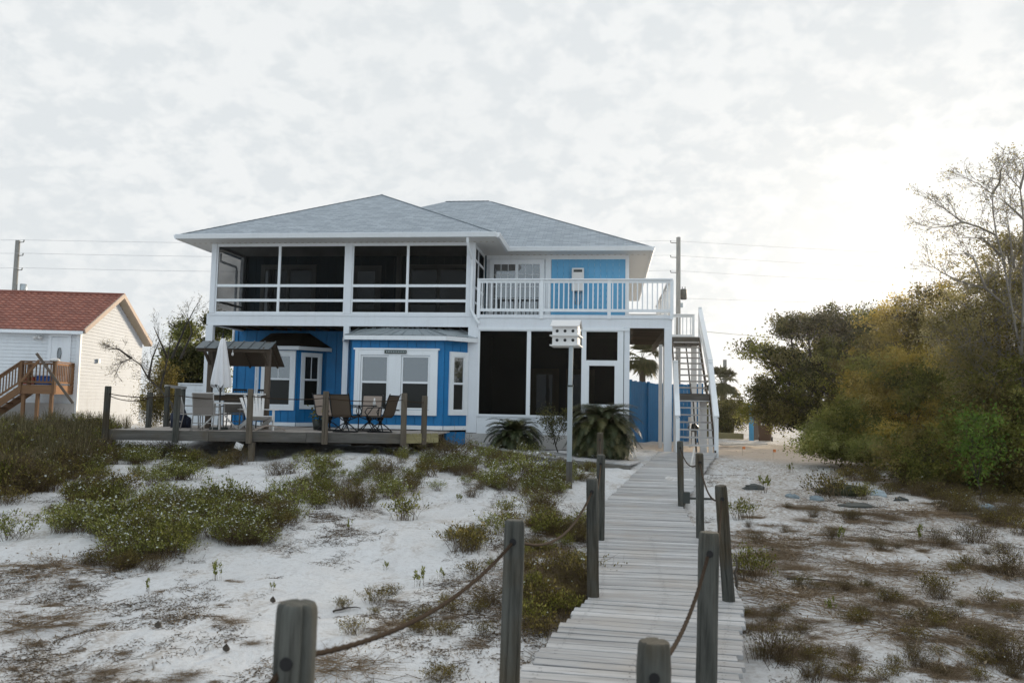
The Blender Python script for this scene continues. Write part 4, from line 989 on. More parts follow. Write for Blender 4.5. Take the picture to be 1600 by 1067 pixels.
# water heater on the upstairs wall
xw, yw = -1.05, YB-.055; t = empty('water_heater',(xw,yw,5.6),'white wall-mounted water heater on the faded blue panel above the balcony','water heater')
mb = MB(); mb.box(xw-.20,xw+.20,yw-.22,yw-.02,5.62,6.38); mb.build('casing',M['furnwhite'],t,bevel=.02)
mb = MB(); mb.box(xw-.14,xw+.14,yw-.232,yw-.221,6.24,6.32); mb.build('vent_slot',M['darkgrey'],t); mb = MB(); mb.box(xw-.04,xw+.04,yw-.232,yw-.221,5.92,5.96); mb.build('badge',M['darkgrey'],t)
for dx in (-.1,0,.1): mb = MB(); mb.tube([(xw+dx,yw-.1,5.62),(xw+dx,yw-.1,5.35),(xw+dx*.6,yw-.05,5.2)],.016,6); mb.build('pipe',M['galv'],t)
# ================================================================== NEIGHBOUR HOUSE
na = math.radians(12); nu = Vector((math.cos(na),math.sin(na),0)); ng = Vector((-math.sin(na),math.cos(na),0))
NC = atD(122,560,34.5); NC.z = 0
zeave = atD(124,516,34.2).z
def hpx(P): v = P-Vector((0,0,EZ)); dd0 = v.dot(FW); return 800+FPX*v.dot(RT)/dd0, 533.5-FPX*v.dot(UP)/dd0
t_ = 5
while hpx(NC+ng*t_+Vector((0,0,2)))[0] < 217 and t_ < 16: t_ += .1
GW = t_
nh = empty('neighbour_house', (NC.x,NC.y,.2), 'white sided house with a red-brown tiled gable roof and raised brown deck', 'house')
# ridge height from the photo
mid = NC+ng*(GW/2); k = (mid.x*FW.x+mid.y*FW.y); rzn = 8
best = min([3+i*.05 for i in range(150)], key=lambda z: abs(hpx(Vector((mid.x,mid.y,z))-nu*-.35)[1]-463)); zr = best
slope = (zr-zeave)/(GW/2+.35)
LW = 13.0
# front wall siding + gable siding
P0 = NC-nu*LW
def hs(name, p, q, z0, z1, mat, pitch, clip=None, sd=.03): return hsiding(name, (p.x,p.y), (q.x,q.y), z0, z1, mat, pitch, parent=nh, clip=clip, sd=sd)
hs('front_wall', P0, NC, 1.55, zeave+.1, 'vinyl', .15)
zg0 = -.2
hs('gable_wall', NC, NC+ng*GW, zg0, zr-.1, 'cream', .15, sd=.022, clip=lambda z: (0, GW) if z < zeave-.1 else ((z-zeave)/slope-.1 if (z-zeave)/slope > .1 else 0, GW-max(0,(z-zeave)/slope-.1)))
mb = MB(); mb.beam(P0+Vector((0,0,.65)),NC+Vector((0,0,.65)),.3,1.8); mb.build('foundation_wall', M['concrete'], nh)
mb = MB(); mb.beam(NC+nu*.01-ng*.01+Vector((0,0,zg0)),NC+nu*.01-ng*.01+Vector((0,0,zeave+.05)),.16,.16,up=nu); mb.build('corner_board', M['vinyl'], nh)
mb = MB(); Q = NC+nu*-.1+ng*(GW+.0); mb.beam(Q-nu*.1+Vector((0,0,zg0)),Q-nu*.1+Vector((0,0,zeave)),.3,.1,up=nu); mb.build('rear_corner_board', M['cream'], nh)
# tiled roof: corrugated rows on both slopes
def tiles(side):
    mb = MB(); per = .30; rows = 15; cols = int((LW+.5)/per); nsm = 6
    L = GW/2+.35
    def pt(u, r, lift): # u metres from right verge to the left, r 0..1 eave->ridge
        o = -.35+L*r if side == 0 else GW+.35-L*r
        return NC+nu*(.35-u)+ng*o+Vector((0,0,zeave-.03+(zr-zeave+.05)*r+lift))
    for r in range(rows):
        r0, r1 = r/rows, (r+1)/rows; t0 = rnd.random()
        for c in range(cols):
            tt = rnd.random()
            for k in range(nsm):
                u0 = (c+k/nsm)*per; u1 = (c+(k+1)/nsm)*per; w0 = .04*abs(math.sin(PI*(k/nsm))); w1 = .04*abs(math.sin(PI*((k+1)/nsm)))
                a_,b_,c_,d_ = pt(u0,r0,w0+.05),pt(u1,r0,w1+.05),pt(u1,r1,w1),pt(u0,r1,w0)
                mb.face([a_,b_,c_,d_],None,tt,sm=False); mb.face([pt(u0,r0,w0-.02),pt(u1,r0,w1-.02),b_,a_],None,tt*.3)
    return mb
rf = tiles(0).build('tiled_roof', M['tile'], nh); tiles(1).build('tiled_roof', M['tile'], nh)
mb = MB(); mb.tube([NC+nu*.38+ng*(GW/2)+Vector((0,0,zr+.05)),NC-nu*LW+ng*(GW/2)+Vector((0,0,zr+.05))],.1,10); mb.build('ridge_tile', M['tile'], rf)
mb = MB()
for s0, s1 in (((-.35),(GW/2)),((GW+.35),(GW/2))):
    A_ = NC+nu*.36+ng*s0+Vector((0,0,zeave-.04)); B_ = NC+nu*.36+ng*s1+Vector((0,0,zr+.02)); mb.beam(A_,B_,.06,.2)
mb.build('barge_board', M['terrafascia'], nh)
mb = MB(); 
for s0, s1 in ((-.35,GW/2),(GW+.35,GW/2)):
    A_ = NC+nu*.16+ng*s0+Vector((0,0,zeave-.13)); B_ = NC+nu*.16+ng*s1+Vector((0,0,zr-.08)); mb.beam(A_,B_,.36,.02)
mb.build('gable_soffit', M['tan'], nh)
mb = MB(); mb.beam(P0-ng*.36+Vector((0,0,zeave-.1)),NC+nu*.3-ng*.36+Vector((0,0,zeave-.1)),.05,.14); mb.beam(P0-ng*.18+Vector((0,0,zeave-.14)),NC+nu*.1-ng*.18+Vector((0,0,zeave-.14)),.34,.02); mb.build('eave_gutter', M['trim'], nh)
def onwall(px, py):    # point on the front wall plane
    r = ray(px,py); det = r.x*nu.y-r.y*nu.x; tt = (NC.x*nu.y-NC.y*nu.x)/det; return Vector((r.x*tt,r.y*tt,EZ+r.z*tt))
# door
a = onwall(82,527); b_ = onwall(108,527); zf = a.z-2.05
mb = MB(); c0 = (a+b_)/2-ng*.03; w_ = (b_-a).length/2; mb.obox((c0.x,c0.y,zf+1.02),(nu,ng,(0,0,1)),w_,.02,1.03); dr = mb.build('door', M['trim'], nh)
mb = MB()
for s in (-1,1): mb.obox((c0.x+nu.x*s*(w_+.06),c0.y+nu.y*s*(w_+.06),zf+1.05),(nu,ng,(0,0,1)),.06,.04,1.08)
mb.obox((c0.x,c0.y,zf+2.13),(nu,ng,(0,0,1)),w_+.12,.042,.06); mb.build('door_frame', M['trim'], dr)
mb = MB(); mb.tube([Vector((c0.x,c0.y,zf+1.35))-ng*.025-nu*.0+Vector((0,0,.25*math.cos(i*PI/6))) +nu*(.07*math.sin(i*PI/6)) for i in range(12)],.03,5); mb.obox((c0.x-ng.x*.025,c0.y-ng.y*.025,zf+1.35),(nu,ng,(0,0,1)),.07,.006,.24); mb.build('oval_pane', M['glass'], dr)
mb = MB(); mb.obox((c0.x-ng.x*.025+nu.x*.12,c0.y-ng.y*.025+nu.y*.12,zf+.62),(nu,ng,(0,0,1)),w_*.55,.006,.22); mb.build('lower_pane', M['galv'], dr)
# flood light and vent
c = onwall(62,526)-ng*.05; mb = MB(); mb.tube([c,c-ng*.08],.06,8); mb.tube([c-ng*.08,c-ng*.16+nu*.16-Vector((0,0,.08))],[.05,.075],8); mb.tube([c-ng*.08,c-ng*.16-nu*.16-Vector((0,0,.08))],[.05,.075],8); mb.build('flood_light', M['furnwhite'], nh)
def ongable(px, py):
    r = ray(px,py); det = r.x*ng.y-r.y*ng.x; tt = (NC.x*ng.y-NC.y*ng.x)/det; return Vector((r.x*tt,r.y*tt,EZ+r.z*tt))
c = ongable(151,564); mb = MB(); mb.obox(c+nu*.07,(nu,ng,(0,0,1)),.06,.09,.09); mb.build('wall_outlet', M['galv'], nh)
# raised deck in front of the door
DW = 2.6; dfr = onwall(113,600)-nu*.0; dR = Vector((dfr.x,dfr.y,0)); zd = zf-.02
best = min([.5+i*.05 for i in range(90)], key=lambda o: abs(hpx(Vector((dR.x,dR.y,zd))-ng*o)[0]-84)); DW = best
dLx = min([.5+i*.05 for i in range(120)], key=lambda o: abs(hpx(Vector((dR.x,dR.y,zd))-ng*DW-nu*o)[0]-32)); DLn = dLx
nd = MB(); 
def ND(u_, g_, z): return Vector((dR.x,dR.y,0))-nu*u_-ng*g_+Vector((0,0,z))
nd.beam(ND(0,DW,zd-.2),ND(DLn,DW,zd-.2),.05,.36); deck2 = nd.build('raised_deck', M['brownwood'], nh)
mb = MB(); mb.beam(ND(0,0,zd-.2),ND(0,DW,zd-.2),.05,.36); mb.build('side_rim', M['orangewood'], deck2)
mb = MB(); mb.obox(ND(DLn/2,DW/2,zd-.03),(nu,ng,(0,0,1)),DLn/2,DW/2-.03,.02); mb.build('floor', M['brownwood'], deck2)
def nrail(p, q, dz0=.1, dz1=.95, mat='brownwood', posts=(0,1)):
    mb = MB(); d_ = q-p; L_ = d_.length; up = Vector((0,0,1))
    mb.beam(p+up*dz1,q+up*dz1,.12,.05); mb.beam(p+up*(dz1-.09),q+up*(dz1-.09),.04,.08); mb.beam(p+up*dz0,q+up*dz0,.04,.08)
    n_ = int(L_/.14)
    for i in range(1,n_): c = p.lerp(q,i/n_); mb.beam(c+up*dz0,c+up*(dz1-.1),.035,.035,up=(0,1,0))
    for s in posts: c = p.lerp(q,s); mb.beam(c-up*.35,c+up*dz1,.12,.12,up=(0,1,0))
    mb.build('railing', M[mat], deck2)
nrail(ND(0,DW,zd),ND(DLn,DW,zd)); nrail(ND(0,0,zd),ND(0,DW,zd),mat='orangewood',posts=(0,)); nrail(ND(DLn,1.0,zd),ND(DLn,DW,zd),posts=(0,))
# stairs to the left
A_ = ND(DLn,DW,zd); B_ = ND(DLn+2.6,DW,zd-1.95); nrail(A_,B_,.12,.95,posts=(1,))
A2 = ND(DLn,DW-1.1,zd); B2 = ND(DLn+2.6,DW-1.1,zd-1.95)
mb = MB(); mb.beam(A_-Vector((0,0,.2)),B_-Vector((0,0,.2)),.05,.28); mb.beam(A2-Vector((0,0,.2)),B2-Vector((0,0,.2)),.05,.28)
for i in range(10): c = A_.lerp(B_,(i+.5)/10); c2 = A2.lerp(B2,(i+.5)/10); mb.beam(c-Vector((0,0,.1)),c2-Vector((0,0,.1)),.27,.04)
mb.build('deck_stair', M['brownwood'], deck2)
for u_ in (.1, DLn*.5, DLn-.1): mb = MB(); mb.beam(ND(u_,DW-.1,0),ND(u_,DW-.1,zd-.38),.12,.12,up=nu); mb.build('support_post', M['brownwood'], deck2)
# coolers and leaning timbers
for nm, pa, pb, mt, lb in (('cooler',39,57,'red','red plastic cooler with white lid on the neighbour house deck, left of the blue one'),('cooler',59,80,'bluebox','blue plastic cooler on the neighbour house deck, right of the red one')):
    v = ray((pa+pb)/2,590); D_ = (ND(0,DW-.6,0)-Vector((0,0,0))).dot(Vector((FW.x,FW.y,0)))/ (Vector((FW.x,FW.y,0)).length**2); P = Vector((v.x*D_,v.y*D_,zd)); w_ = (pb-pa)/2*D_/FPX
    t = empty(nm,P,lb,'cooler'); mb = MB(); mb.obox(P+Vector((0,0,.17)),(nu,ng,(0,0,1)),w_*.95,.2,.16); mb.build('body',M[mt],t,bevel=.03); mb = MB(); mb.obox(P+Vector((0,0,.355)),(nu,ng,(0,0,1)),w_,.22,.025); mb.build('lid',M['furnwhite' if mt == 'red' else 'bluebox'],t,bevel=.01)
Pa = ND(0,DW+.14,0); Dn = Pa.dot(Vector((FW.x,FW.y,0)))
for (x0,y0,x1,y1,lb) in ((57,552,114,630,'long brown plank leaning across the neighbour deck railing, falling to the right'),(33,596,61,563,'short brown plank leaning on the neighbour deck railing, rising to the right')):
    a = atD(x0,y0,Dn-.12); b_ = atD(x1,y1,Dn-.12); mb = MB(); mb.beam(a,b_,.05,.10); tag(mb.build('leaning_plank',M['oldwood' if x0 > 40 else 'brownwood'],None,origin=a),lb,'plank')
a = ND(0.02,DW,zd+.98); mb = MB(); mb.tube([a,a+Vector((0,0,.05)),a+Vector((0,0,.1)),a+Vector((0,0,.12))],[.18,.2,.14,.03],14); tag(mb.build('bowl',M['furnwhite'],None,origin=a),'upturned white bowl on the corner post of the neighbour deck','bowl')

# ================================================================== POLES AND WIRES
def upole(px, ytop, D, r, label, brackets=(), base_z=.3, trans=False):
    t_ = atD(px,ytop,D); t = empty('utility_pole',(t_.x,t_.y,base_z),label,'utility pole'); mb = MB(); mb.tube([(t_.x,t_.y,base_z),(t_.x,t_.y,t_.z)],[r*1.25,r],12); mb.build('pole',M['pole'],t)
    hs_ = []
    for y_, sd_ in brackets:
        z = atD(px,y_,D).z; mb = MB(); e = Vector((t_.x,t_.y,z)); d_ = Vector((sd_,-.2,0)); mb.tube([e,e+d_*.6,e+d_*.62+Vector((0,0,.16))],[.03,.03,.05],6); mb.build('insulator_bracket',M['darkgrey'],t); hs_.append(e+d_*.6+Vector((0,0,.17)))
    return t, t_, hs_
lt, lt_, LHs = upole(28,376,62,.17,'tall wooden utility pole behind the red tiled roof',((379,1),(400,1),(423,1)))
mb = MB(); c = atD(30,452,62); mb.tube([c+Vector((.35,0,-.4)),c+Vector((.35,0,.4))],.25,12); mb.build('transformer',M['galv'],lt)
rt_, rp_, RHs = upole(1060,371,64,.17,'tall utility pole with a dark transformer behind the outdoor stairs',((380,-1),(403,-1),(427,-1)))
c = atD(1068,460,63.9); mb = MB(); mb.tube([c-Vector((0,0,.42)),c-Vector((0,0,.38)),c+Vector((0,0,.34)),c+Vector((0,0,.42))],[.2,.26,.26,.2],14); tr = mb.build('transformer',M['darkgrey'],rt_)
for dx in (-.1,.12): mb = MB(); mb.tube([c+Vector((dx,0,.42)),c+Vector((dx,0,.62))],.03,6); mb.build('bushing',M['darkgrey'],tr)
c = atD(1063,477,63.9); mb = MB(); mb.box(c.x-.02,c.x+.2,c.y-.1,c.y+.1,c.z-.18,c.z+.18); mb.build('meter_box',M['galv'],rt_)
upole(1132.5,562,48,.11,'short bare utility pole in front of the palm beside the sandy track')
def wire(px0,y0,px1,y1,D0,D1,lab,r=.022,sag=.5):
    a = atD(px0,y0,D0); b_ = atD(px1,y1,D1); return a, b_
for i, (yl, yr, ye, lab) in enumerate(((379,379,390,'topmost power line crossing the sky behind the house'),(400,402,414,'second power line from the top crossing the sky behind the house'),(423,427,436,'third power line from the top crossing the sky behind the house'))):
    pts = []
    P0_ = atD(-300,yl-6,60); P1_ = LHs[i]; P2_ = RHs[i]; P3_ = atD(1900,ye+22,70)
    for a, b_, s in ((P0_,P1_,.15),(P1_,P2_,.55),(P2_,P3_,.5)):
        for k in range(16): u_ = k/16; pts.append(a.lerp(b_,u_)-Vector((0,0,4*s*u_*(1-u_)*.5)))
    pts.append(P3_); mb = MB(); mb.tube(pts,.012,5); tag(mb.build('power_line',M['wire'],None,origin=P1_),lab,'power line','power lines behind the house')
for (x0,y0,x1,y1,D0,D1,lab) in ((1064,466,1700,480,64,70,'faint fourth power line leaving the transformer to the right'),(1092,517,1400,535,33,45,'thin service cable running right from the outdoor stair landing')):
    a = atD(x0,y0,D0); b_ = atD(x1,y1,D1); pts = [a.lerp(b_,k/16)-Vector((0,0,1.2*(k/16)*(1-k/16)*.4)) for k in range(17)]; mb = MB(); mb.tube(pts,.012,5); tag(mb.build('power_line',M['wire'],None,origin=a),lab,'power line')

# ================================================================== RIGHT YARD THINGS
def board_fence(px0,px1,D0,D1,ytop0,ytop1,label,zb=.35,mat='fenceblue'):
    a = atD(px0,ytop0,D0); b_ = atD(px1,ytop1,D1); t = empty('board_fence',(a.x,a.y,zb),label,'fence')
    A_ = Vector((a.x,a.y,0)); B_ = Vector((b_.x,b_.y,0)); d_ = B_-A_; L_ = d_.length; d_.normalize(); n_ = Vector((d_.y,-d_.x,0)); k = max(3,int(L_/.15)); mb = MB()
    for i in range(k):
        u_ = (i+.5)/k; zt = a.z+(b_.z-a.z)*u_+rnd.uniform(-.02,.02); mb.obox(A_+d_*(L_*u_)+n_*.0+Vector((0,0,(zt+zb)/2)),(d_,n_,(0,0,1)),L_/k/2-.006,.012,(zt-zb)/2)
    mb.build('boards',M[mat],t); mb = MB()
    for z in (zb+.3,(zb+a.z)/2,a.z-.2): mb.beam(A_-n_*.04+Vector((0,0,z)),B_-n_*.04+Vector((0,0,z)),.05,.09)
    mb.build('rail',M[mat],t)
    for u_ in ((0,.55,1) if L_ > 1.5 else (0,1)): mb = MB(); c = A_+d_*(L_*u_)+n_*.0; zt = a.z+(b_.z-a.z)*u_; mb.beam(c+Vector((0,0,zb-.3))+n_*.05,c+Vector((0,0,zt+.03))+n_*.05,.09,.09,up=n_); mb.build('post',M[mat],t)
    return t
board_fence(984,1033,31.5,33.0,594,600,'blue board fence between the cycad and the balcony support posts')
board_fence(1046,1096,33.5,33.7,600,600,'blue board enclosure seen through the open stair treads')
# blue-edged panel and wheelie bin
a = atz(1174,688,.42); D_ = (a-Vector((0,0,EZ))).dot(FW); zt = atD(1174,631,D_).z; b_ = a+Vector((.75,1.4,0))
t = empty('fence_panel',a,'narrow fence panel with a bright blue end board beside the brown bin','fence')
mb = MB(); mb.box(a.x-.11,a.x+.10,a.y-.05,a.y+.0,.3,zt); mb.build('end_board',M['skyblue'],t)
mb = MB()
for i in range(6): mb.beam((a.x+.12+i*.07,a.y+.08+i*.17,.3),(a.x+.12+i*.07,a.y+.08+i*.17,zt-.03),.15,.03,up=(.92,-.4,0))
mb.build('boards',M['oldwood'],t)
c = atz(1196,690,.42); t = empty('wheelie_bin',c,'brown plastic wheelie bin with pale sticker beside the blue-edged fence panel','bin')
mb = MB(); w0,w1,d0,d1,h0,h1 = .24,.31,.25,.33,.05,1.0
vb = [Vector((sx_*w,sy*dd3,z)) for (w,dd3,z) in ((w0,d0,h0),(w1,d1,h1)) for sx_,sy in ((-1,-1),(1,-1),(1,1),(-1,1))]
R_ = Matrix.Rotation(-.25,3,'Z'); vb = [c+(R_@v) for v in vb]
for q in ((3,2,1,0),(4,5,6,7),(0,1,5,4),(1,2,6,5),(2,3,7,6),(3,0,4,7)): mb.face([vb[i] for i in q],None,.5)
mb.build('body',M['bin'],t,bevel=.03)
ax_ = [R_@Vector(v) for v in ((1,0,0),(0,1,0),(0,0,1))]
mb = MB(); mb.obox(c+R_@Vector((0,.01,1.04)),ax_,.33,.37,.03); mb.obox(c+R_@Vector((0,.40,.98)),ax_,.28,.03,.025); mb.build('lid',M['bin'],t,bevel=.02)
mb = MB(); mb.obox(c+R_@Vector((-.04,-.325,.78)),ax_,.13,.006,.05); mb.build('sticker',M['furnwhite'],t)
for s in (-1,1): mb = MB(); e = c+R_@Vector((s*.27,.24,.11)); mb.tube([e-ax_[0]*.03,e+ax_[0]*.03],.11,16,sm=False); mb.build('wheel',M['black'],t)
a = atz(1124,684,.5); b_ = atz(1160,686,.5); mb = MB(); mb.beam(a+Vector((0,0,.12)),b_+Vector((0,0,.12)),.2,.26); tag(mb.build('timber_block',M['greenwood'],None,origin=a,bevel=.01),'yellowish-green timber block lying on sand right of the outdoor stairs','timber')
a = atz(1122,696,.5); mb = MB()
for i in range(5): 
    e = a+Vector((i*.32+.1,rnd.uniform(-.3,.3),.05+.01*i)); an = rnd.uniform(-.4,.4); mb.obox(e,(Vector((math.cos(an),math.sin(an),.05)).normalized(),Vector((-math.sin(an),math.cos(an),0)),(0,0,1)),.35,.12,.018)
for nme, i in (('scrap_boards',0),): tag(mb.build(nme,M['terrapale'] if 'terrapale' in M else M['paleboard'],None,origin=a),'loose pile of pale scrap boards beside the foot of the stairs','scrap wood',kind='stuff')
# black grill, hose post under the stairs
a = atz(1086,697,.55); t = empty('kettle_grill',a,'small black kettle grill under the outdoor stairs','grill'); a.y += .6
mb = MB(); c = a+Vector((0,0,.62)); mb.tube([c-Vector((0,0,.14)),c-Vector((0,0,.1)),c,c+Vector((0,0,.1)),c+Vector((0,0,.15))],[.05,.15,.2,.15,.04],14); mb.build('bowl',M['black'],t)
for k in range(3): an = k*2.1; mb = MB(); mb.tube([c+Vector((.1*math.cos(an),.1*math.sin(an),-.1)),c+Vector((.2*math.cos(an),.2*math.sin(an),-.62))],.012,5); mb.build('leg',M['black'],t)
a = atz(1078,699,.55); t = empty('garden_tap',a,'small white pipe with tap standing beside the stairs foot','tap'); mb = MB(); mb.tube([a,a+Vector((0,0,.85))],.035,8); mb.build('pipe',M['trim'],t); mb = MB(); mb.box(a.x-.05,a.x+.05,a.y-.05,a.y+.05,a.z+.82,a.z+1.02); mb.build('cap',M['furnwhite'],t)
# pale leaning pole by the ramp
a = atD(1085,700,19.5); b_ = atD(1074,757,18.6); mb = MB(); mb.tube([b_,a],.022,7); tag(mb.build('leaning_pole',M['paleboard'],None,origin=b_),'thin pale pole leaning beside the ramp, right of the last post','pole')

# ================================================================== BIRDHOUSE
b = gpx(889,762); D_ = (b-Vector((0,0,EZ))).dot(FW); top = atD(892.5,539,D_); bh = empty('birdhouse',b,'white two storey martin birdhouse on a tall metal pole by the boardwalk','birdhouse')
mb = MB(); s1_ = atD(889.5,722,D_); mb.beam((b.x,b.y,b.z-.1),(s1_.x,s1_.y,s1_.z+.02),.13,.1,up=(0,1,0)); mb.build('wooden_stake',M['deckwood'],bh)
md = atD(891,603,D_); mb = MB(); mb.beam((s1_.x,s1_.y,s1_.z),md,.105,.09,up=(0,1,0)); mb.beam(md,top,.09,.075,up=(0,1,0)); mb.build('pole',M['galv'],bh)
mb = MB(); mb.beam(md-Vector((0,0,.02)),md+Vector((0,0,.02)),.13,.11,up=(0,1,0)); mb.build('collar',M['darkgrey'],bh)
Lw = atD(863,538,D_); Rw = atD(903,538,D_); W_ = (Rw-Lw).length; an = math.radians(-4)+.0
bx_ = Vector((math.cos(an),math.sin(an),0)); by_ = Vector((-bx_.y,bx_.x,0)); cc = Vector(((Lw.x+Rw.x)/2,(Lw.y+Rw.y)/2,0)); cc = cc+by_*.22
z0 = atD(884,539,D_).z; z1 = atD(884,510,D_).z; hw = W_/2; hd = .26; zmid = (z0+z1)/2-.0
ax_ = (bx_,by_,Vector((0,0,1)))
mb = MB(); mb.obox(cc+Vector((0,0,(z0+z1)/2)),ax_,hw,hd,(z1-z0)/2); body = mb.build('house_box',M['furnwhite'],bh)
mb = MB()
for z in (z0-.01, zmid): mb.obox(cc+Vector((0,0,z)),ax_,hw+.05,hd+.07,.013)
mb.build('ledge',M['furnwhite'],bh)
for r_ in range(2):
    for k in range(3):
        h = cc-by_*(hd+.004)+bx_*((k-1)*hw*.62)+Vector((0,0,(z0,zmid)[r_]+.1)); mb = MB(); mb.tube([h,h+by_*.012],.034,14,sm=False); mb.build('entrance_hole',M['black'],body)
zr_ = atD(900,502,D_).z+.03; mb = MB()
for s in (-1,1):
    a_ = cc+by_*(s*(hd+.07))+Vector((0,0,z1-.01)); r0 = cc+Vector((0,0,zr_)); 
    q = [a_-bx_*(hw+.04),a_+bx_*(hw+.04),r0+bx_*(hw+.04),r0-bx_*(hw+.04)]; mb.face(q); mb.face([p_+Vector((0,0,.02)) for p_ in q])
    mb.face([q[0],q[1],q[1]+Vector((0,0,.02)),q[0]+Vector((0,0,.02))])
mb.build('roof',M['furnwhite'],bh)
mb = MB()
for s in (-1,1): e = cc+bx_*(s*hw); mb.face([e-by_*hd+Vector((0,0,z1)),e+by_*hd+Vector((0,0,z1)),e+Vector((0,0,zr_))])
mb.build('gable_end',M['furnwhite'],bh)
# ================================================================== VEGETATION
def gh(X, Y):
    """height of the modelled ground (with its small bumps) at arrays X, Y"""
    X = np.asarray(X, float); Y = np.asarray(Y, float)
    i = np.clip(np.searchsorted(gx, X)-1, 0, len(gx)-2); j = np.clip(np.searchsorted(gy, Y)-1, 0, len(gy)-2)
    G_ = co[:, 2].reshape(ny, nx); u = (X-gx[i])/(gx[i+1]-gx[i]); v = (Y-gy[j])/(gy[j+1]-gy[j])
    return (G_[j,i]*(1-u)+G_[j,i+1]*u)*(1-v)+(G_[j+1,i]*(1-u)+G_[j+1,i+1]*u)*v
def gpt(px, py): p = gpx(px, py); p.z = float(gh([p.x],[p.y])[0]); return p

def shrub_arr(kind, seed):
    """returns {part: (quads, tints)} for a plant about 0.5 m tall, base at the origin"""
    global NR
    NR = np.random.default_rng(seed*77+hash_kind[kind]); out = {}
    cfg = dict(flower=(46,.42,.40,.042,.024,11,38,.8), olive=(46,.42,.34,.045,.022,11,0,.7), brown=(100,.38,.36,.026,.012,3,0,.8),
               sparse=(9,.36,.16,.06,.03,11,0,.35), mixed=(60,.34,.42,.040,.020,8,6,.8), mat=(190,.085,.55,.035,.012,1,0,1.3))[kind]
    ns, H, S_, ll, lw, nl, nfl, spread = cfg
    base = np.zeros((ns,3)); base[:, :2] = NR.normal(size=(ns,2))*S_*.28
    tip = base.copy(); ang = NR.uniform(0,2*PI,ns); rr = S_*np.sqrt(NR.random(ns))*spread
    tip[:,0] += rr*np.cos(ang); tip[:,1] += rr*np.sin(ang); tip[:,2] = H*NR.uniform(.45,1.1,ns)*(1-.45*(rr/S_)**2)
    mid = (base+tip)/2; mid[:,2] += .06*H; mid[:,:2] -= (tip-base)[:,:2]*.12
    A = [strip_quads(base,mid,.006,.0045), strip_quads(mid,tip,.0045,.002)]
    # side twigs
    k = NR.integers(0,ns,ns*2); u = NR.uniform(.3,.95,(ns*2,1)); o = mid[k]*(1-u)+tip[k]*u; d = NR.normal(size=(ns*2,3))*.10; d[:,2] = abs(d[:,2])*.9
    A.append(strip_quads(o,o+d*H/.4,.003,.0015)); ends = np.concatenate([tip,o+d*H/.4])
    q = np.concatenate(A); out['stems'] = q
    if nl:
        k = NR.integers(0,ns,ns*nl); u = NR.beta(2.2,1.3,(ns*nl,1)); P = mid[k]*(1-u)+tip[k]*u+NR.normal(size=(ns*nl,3))*(.035 if kind != 'sparse' else .012)
        P[:,2] = np.maximum(P[:,2],.01); dirs = unit((tip-mid)[k])*(1.2 if kind == 'sparse' else .6)+np.array((0,0,.5))
        out['foliage'] = leaf_quads(P,ll,lw,dirs)
    if nfl:
        e = ends[NR.integers(0,len(ends),nfl)]+NR.normal(size=(nfl,3))*.02; e[:,2] += .015
        d1 = np.zeros((nfl,3)); a = NR.uniform(0,2*PI,nfl); d1[:,0]=np.cos(a); d1[:,1]=np.sin(a); nz = np.zeros((nfl,3)); nz[:,2]=1; nz += NR.normal(size=(nfl,3))*.45; nz = unit(nz)
        d1 = unit(np.cross(nz,d1)); d2 = np.cross(nz,d1); r_ = NR.uniform(.012,.022,(nfl,1))
        fq = np.stack([e+d1*r_,e+d2*r_,e-d1*r_,e-d2*r_],1); r2 = r_*.9; d3 = unit(d1+d2); d4 = np.cross(nz,d3); fq2 = np.stack([e+d3*r2+nz*.002,e+d4*r2+nz*.002,e-d3*r2+nz*.002,e-d4*r2+nz*.002],1)
        out['flowers'] = np.concatenate([fq,fq2])
    return out
hash_kind = dict(flower=1, olive=2, brown=3, sparse=4, mixed=5, mat=6)
KM = dict(flower='leafgreen', olive='leafolive', brown='leafrusty', sparse='leafgreen', mixed='leafrusty', mat='straw')
SV = {k: [shrub_arr(k, s) for s in range(4)] for k in hash_kind}
NR = np.random.default_rng(5)
TPL = {}
def shrub(px, py, wpx, kind, label, group=None, name='dune_shrub', tall=1.0):
    p = gpt(px, py); D_ = (p-Vector((0,0,EZ))).dot(FW); s = wpx*D_/FPX/.72; v = rnd.randrange(4); key = (kind, v)
    if key not in TPL:
        r = empty(name, (0,0,0)); TPL[key] = r
        for part, q in SV[kind][v].items():
            g_ = Geo(); g_.add(q); po = g_.build(part, M[{'stems':'stem' if kind != 'mat' else 'straw','foliage':KM[kind],'flowers':'flower'}[part]], r)
            if part != 'foliage': po['kind'] = 'stuff'
    else: r = copy_tree(TPL[key]); r.name = name
    r.location = p-Vector((0,0,.01)); r.rotation_euler = (0,0,rnd.uniform(0,6.28)); r.scale = (s,s,s*tall); tag(r, label, 'shrub', group); return r
